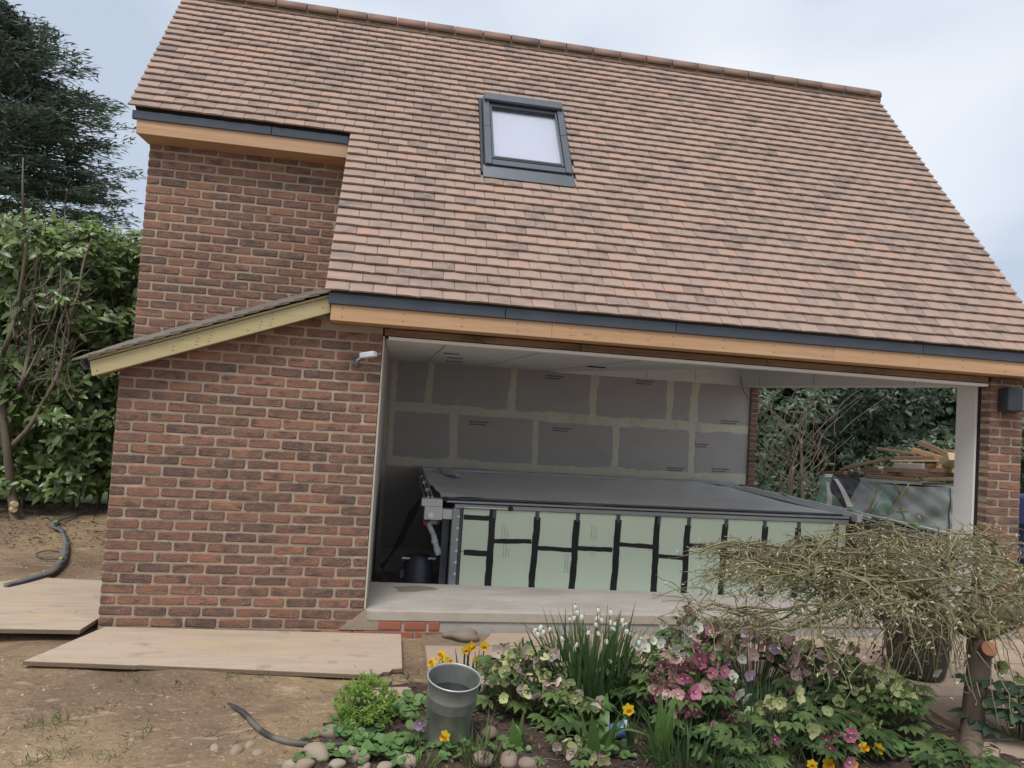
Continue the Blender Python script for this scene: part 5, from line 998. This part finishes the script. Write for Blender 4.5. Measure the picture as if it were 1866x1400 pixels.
# hellebores
hellebore('lime yellow and blush flowered hellebore clump right of the metal bucket', (2.72, -1.42), .27, .38, [('fl_lime', 6), ('fl_blush', 3)], 105, 26, leafsize=.10, flsize=1.05)
hellebore('magenta pink flowered hellebore clump at the front centre of the bed', (3.56, -1.72), .24, .46, [('fl_magenta', 6), ('fl_dusky', 3)], 105, 40, leafsize=.11)
hellebore('white flowered hellebore between the snowflakes and the dusky pink clump', (3.72, -1.28), .22, .42, [('fl_white', 6), ('fl_lime', 2), ('fl_dusky', 2)], 44, 26)
hellebore('dusky pink flowered hellebore clump at the back left of the maple', (4.16, -1.28), .36, .48, [('fl_dusky', 6), ('fl_lilac', 2), ('fl_green', 1)], 105, 50, leafsize=.11)
hellebore('pale green flowered hellebore with faded blooms under the maple twigs', (4.60, -1.36), .26, .42, [('fl_green', 4), ('fl_dusky', 2), ('fl_lime', 1)], 50, 34, leafsize=.11)
hellebore('light green flowered hellebore just left of the maple trunk', (4.68, -1.68), .27, .34, [('fl_green', 6), ('fl_lime', 1)], 44, 44, 'hell_leaf', leafsize=.10)
hellebore('blue green leaved hellebore right of the maple trunk at the picture edge', (5.50, -1.80), .22, .42, [('fl_green', 1)], 14, 30, 'blue_leaf', leafsize=.13)
hellebore('low hellebore with large lime blooms at the front of the grassy leaves', (3.98, -1.93), .22, .32, [('fl_lime', 3), ('fl_green', 2)], 14, 10, flsize=1.45, leafsize=.09)
hellebore('small dark red hellebore at the bottom edge by the daffodils', (4.16, -2.12), .12, .22, [('fl_magenta', 1)], 7, 8, leafsize=.08)
hellebore('leafy green plant around the foot of the maple trunk', (4.86, -2.12), .20, .12, [('fl_green', 1)], 2, 20, 'hell_leaf', leafsize=.10)
hellebore('single pink hellebore bloom in front of the metal bucket', (2.13, -1.86), .05, .17, [('fl_lilac', 1)], 2, 5, leafsize=.05)
hellebore('small hellebore with fallen lime blooms low beside the tulip leaves', (2.86, -1.98), .16, .12, [('fl_lime', 3), ('fl_blush', 1)], 8, 6, leafsize=.06)
t = thing('hellebore', 'scattered tall white hellebore blooms among the pink clumps', 'hellebore', (3.9, -1.5, 0)); sm = MB(); prs = []
for u, v, y in [(1232, 1180, -1.45), (1203, 1172, -1.4), (1226, 1215, -1.5), (1245, 1198, -1.45), (1333, 1232, -1.6), (1352, 1200, -1.55), (1358, 1270, -1.8), (1345, 1262, -1.8), (1290, 1225, -1.6), (1176, 1180, -1.4), (1190, 1168, -1.38), (1300, 1245, -1.65), (1165, 1172, -1.4), (1706, 1224, -1.65), (1405, 1285, -1.8)]:
    p = PY(u, v, y); ax = np.array([random.gauss(0, .4), -.8, random.uniform(-.5, .5)]); put_flower(random.choice(FLM['fl_white']), t, p, ax, random.uniform(.85, 1.2)); prs.append(((p[0]+random.uniform(-.05, .05), p[1]+.1, 0), p-ax*.012))
add_stems(sm, prs); sm.build('stems', 'stem', t, True)
hellebore('leafy green hellebore filling the middle of the bed behind the tulips', (3.42, -1.42), .22, .34, [('fl_dusky', 1), ('fl_green', 1)], 18, 46, leafsize=.11)
hellebore('low dark leaved hellebore under the lime blooms in the front right', (4.32, -1.82), .26, .26, [('fl_green', 2), ('fl_dusky', 1)], 18, 50, leafsize=.11)
hellebore('lush green leaved hellebore filling the gap left of the snowflake clump', (2.95, -1.62), .18, .22, [('fl_lime', 2), ('fl_blush', 1)], 20, 40, leafsize=.10)
hellebore('dusky hellebore tangle at the back edge beside the slab', (3.86, -1.10), .30, .48, [('fl_dusky', 3), ('fl_white', 1), ('fl_magenta', 1)], 60, 40, leafsize=.11)
hellebore('green tangle of hellebore leaves at the bottom edge below the magenta blooms', (3.72, -2.0), .20, .20, [('fl_dusky', 1), ('fl_magenta', 1)], 12, 34, leafsize=.10)
# grassy and daffodil foliage
strap('thin blue green daffodil leaves filling the front of the bed', 'daffodil_foliage', 'daffodil leaves', (3.98, -1.78), 230, .36, .34, .0075, 'blue_leaf', .30, .25)
strap('arching grassy leaves at the bottom edge under the magenta hellebore', 'grassy_clump', 'grassy plant', (3.42, -2.02), 150, .30, .20, .009, 'strap_leaf', .6, .25)
strap('thin grassy tuft in front of the metal bucket', 'grass_tuft', 'grass', (2.42, -1.96), 60, .20, .09, .006, 'grass_blade', .5, .3)
strap('small grassy tuft at the bottom edge left of the bucket', 'grass_tuft', 'grass', (2.14, -2.02), 50, .11, .08, .006, 'grass_blade', .7, .3)
# tulips: broad leaves
strap('broad leaved tulip shoots in the middle of the bed', 'tulip', 'tulip', (3.02, -1.86), 9, .30, .07, .050, 'tulip_leaf', .55, .35, seg=9); strap('pair of broad tulip leaves below the lime hellebore', 'tulip', 'tulip', (2.62, -1.83), 4, .22, .03, .045, 'tulip_leaf', .25, .3, seg=9); strap('tall upright tulip leaves left of the magenta hellebore', 'tulip', 'tulip', (3.27, -2.0), 6, .42, .05, .052, 'tulip_leaf', .20, .12, seg=9)
# daffodils
for (u, v, y, lab) in [(788, 1209, -1.32, 'daffodil farthest left behind the bucket rim'), (806, 1195, -1.30, 'daffodil above the bucket rim, upper of the close pair'), (815, 1206, -1.31, 'daffodil above the bucket rim, lower of the close pair'), (848, 1184, -1.22, 'smaller side facing daffodil left of the two tall ones'), (858, 1178, -1.22, 'tall daffodil with orange cup left of the tallest'), (883, 1177, -1.22, 'tallest open daffodil behind the lime hellebore'), (866, 1202, -1.25, 'low daffodil tucked in the lime hellebore'), (812, 1341, -1.90, 'daffodil in front of the metal bucket'), (1145, 1293, -1.95, 'lone small daffodil beside the tall tulip leaves'), (1572, 1361, -2.08, 'larger pale daffodil low on the right'), (1601, 1364, -2.06, 'smaller daffodil right of the pale one'), (1480, 1393, -2.16, 'daffodil at the bottom edge, left one'), (1508, 1391, -2.15, 'daffodil at the bottom edge, middle one'), (1552, 1393, -2.15, 'daffodil at the bottom edge, right one')]:
    p = PY(u, v, y); t = thing('daffodil', 'yellow '+lab, 'daffodil', (p[0], p[1], 0), 'yellow daffodils in the bed'); ax = np.array([random.gauss(0, .5), -.9, random.uniform(-.1, .4)]); put_flower(DAF, t, p, ax, random.uniform(.8, 1.0)); sm = MB(); add_stems(sm, [((p[0]+random.uniform(-.02, .02), p[1]+.03, 0), p-ax*.01)], .0032)
    for k in range(3):
        b = np.array([p[0]+random.uniform(-.03, .03), p[1]+.03, 0]); e = b+np.array([random.gauss(0, .04), random.gauss(0, .03), max(.12, p[2]*random.uniform(.7, 1.02))]); sm.tube(smooth([b, (b+e)/2+np.array([.004, 0, 0]), e], 3), [.004, .005, .005, .0045, .004, .003, .0012], 4, False)
    sm.build('stems_and_leaves', 'strap_leaf', t, True)
# feathery lime clump
c = np.array([1.86, -1.50]); t = thing('feathery_herb', 'bright lime feathery leaved herb clump at the left end of the bed', 'herb', (c[0], c[1], 0)); lb = LB(); n = 190; a = RG.uniform(0, 6.28, n); r = .17*np.sqrt(RG.random(n)); C_ = np.stack([c[0]+r*np.cos(a)*.9, c[1]+r*np.sin(a)*1.25, RG.uniform(.02, .24, n)*(1.1-r*3.4)], 1); cluster_leaves(lb, C_, 9, .030, .30, SLIM, np.tile((0, -.3, 1.), (n, 1))); lb.build('foliage', 'lime_leaf', t); sm = MB(); add_stems(sm, [((c[0]+(p[0]-c[0])*.3, c[1]+(p[1]-c[1])*.3, 0), p) for p in C_[::5]], .0018)
for u, v in ((622, 1262), (633, 1268), (645, 1275)): p = PY(u, v, -1.5); add_stems(sm, [((c[0]-.06, c[1], 0), p)], .0022)
sm.build('stems', 'stem', t, True)
# ground cover rosettes
for i, (u, v, k, lab) in enumerate([(690, 1365, 46, 'low scalloped ground cover in front of the bark, left patch by the cobbles'), (735, 1300, 60, 'scalloped ground cover patch just left of the bucket'), (600, 1385, 16, 'bright scalloped rosette squeezed between cobbles'), (715, 1375, 34, 'ground cover patch above the big cream cobble'), (1110, 1380, 18, 'small round leaved seedling patch near the fallen can'), (830, 1372, 16, 'pale rosette at the foot of the bucket'), (620, 1350, 14, 'sprig of round leaves at the hose end'), (930, 1370, 10, 'tiny seedlings on bare bark in mid bed'), (1640, 1375, 26, 'broad green seedling leaves near the low daffodils')]):
    p = PZ(u, v, .0); t = thing('ground_cover', lab, 'ground cover', (p[0], p[1], 0)); lb = LB(); sx = .03+.0021*k; C_ = np.stack([p[0]+RG.normal(size=k)*sx, p[1]+RG.normal(size=k)*sx*.55, RG.uniform(.01, .045, k)], 1); d = unit(k*2); d[:, 2] = np.abs(d[:, 2])*.25; T = np.repeat(C_, 2, 0)
    L_ = RG.uniform(.022, .045, k*2); lb.add(ROUND, frames(d, np.tile((0, -.35, 1.), (k*2, 1))+unit(k*2)*.25, L_, L_), T, RG.random(k*2)); lb.build('foliage', 'cover_leaf', t)
# fallen blue watering can with a magenta handle
p = PZ(1130, 1350, .0); t = thing('watering_can', 'small blue toy can with magenta handle lying among the tulip leaves', 'watering can', (p[0], p[1], 0)); q = np.array([p[0], p[1], .06])
o = MB().lathe([(0, 0), (.040, 0), (.046, .02), (.055, .10), (.052, .11), (.048, .10), (0, .09)], (0, 0, 0), 20).build('body', 'blue_can', t, True); o.matrix_basis = Matrix.Translation((q[0]-.05, q[1]+.03, .035)) @ Matrix.Scale(.75, 4) @ Matrix.Rotation(1.35, 4, 'Y') @ Matrix.Rotation(.3, 4, 'X')
o = MB().lathe([(0, 0), (.03, 0), (.052, .015), (.058, .06), (.05, .07), (0, .06)], (0, 0, 0), 20).build('lid', 'pale_can', t, True); o.matrix_basis = Matrix.Translation((q[0]+.03, q[1]+.07, .04)) @ Matrix.Scale(.5, 4) @ Matrix.Rotation(1.35, 4, 'Y')
MB().tube(smooth([PZ(1118, 1345, .06), PZ(1100, 1373, .03), PZ(1082, 1377, .02), PZ(1075, 1367, .03), PZ(1083, 1362, .03)], 5), .0075, 7).build('handle', 'magenta_plastic', t, True)
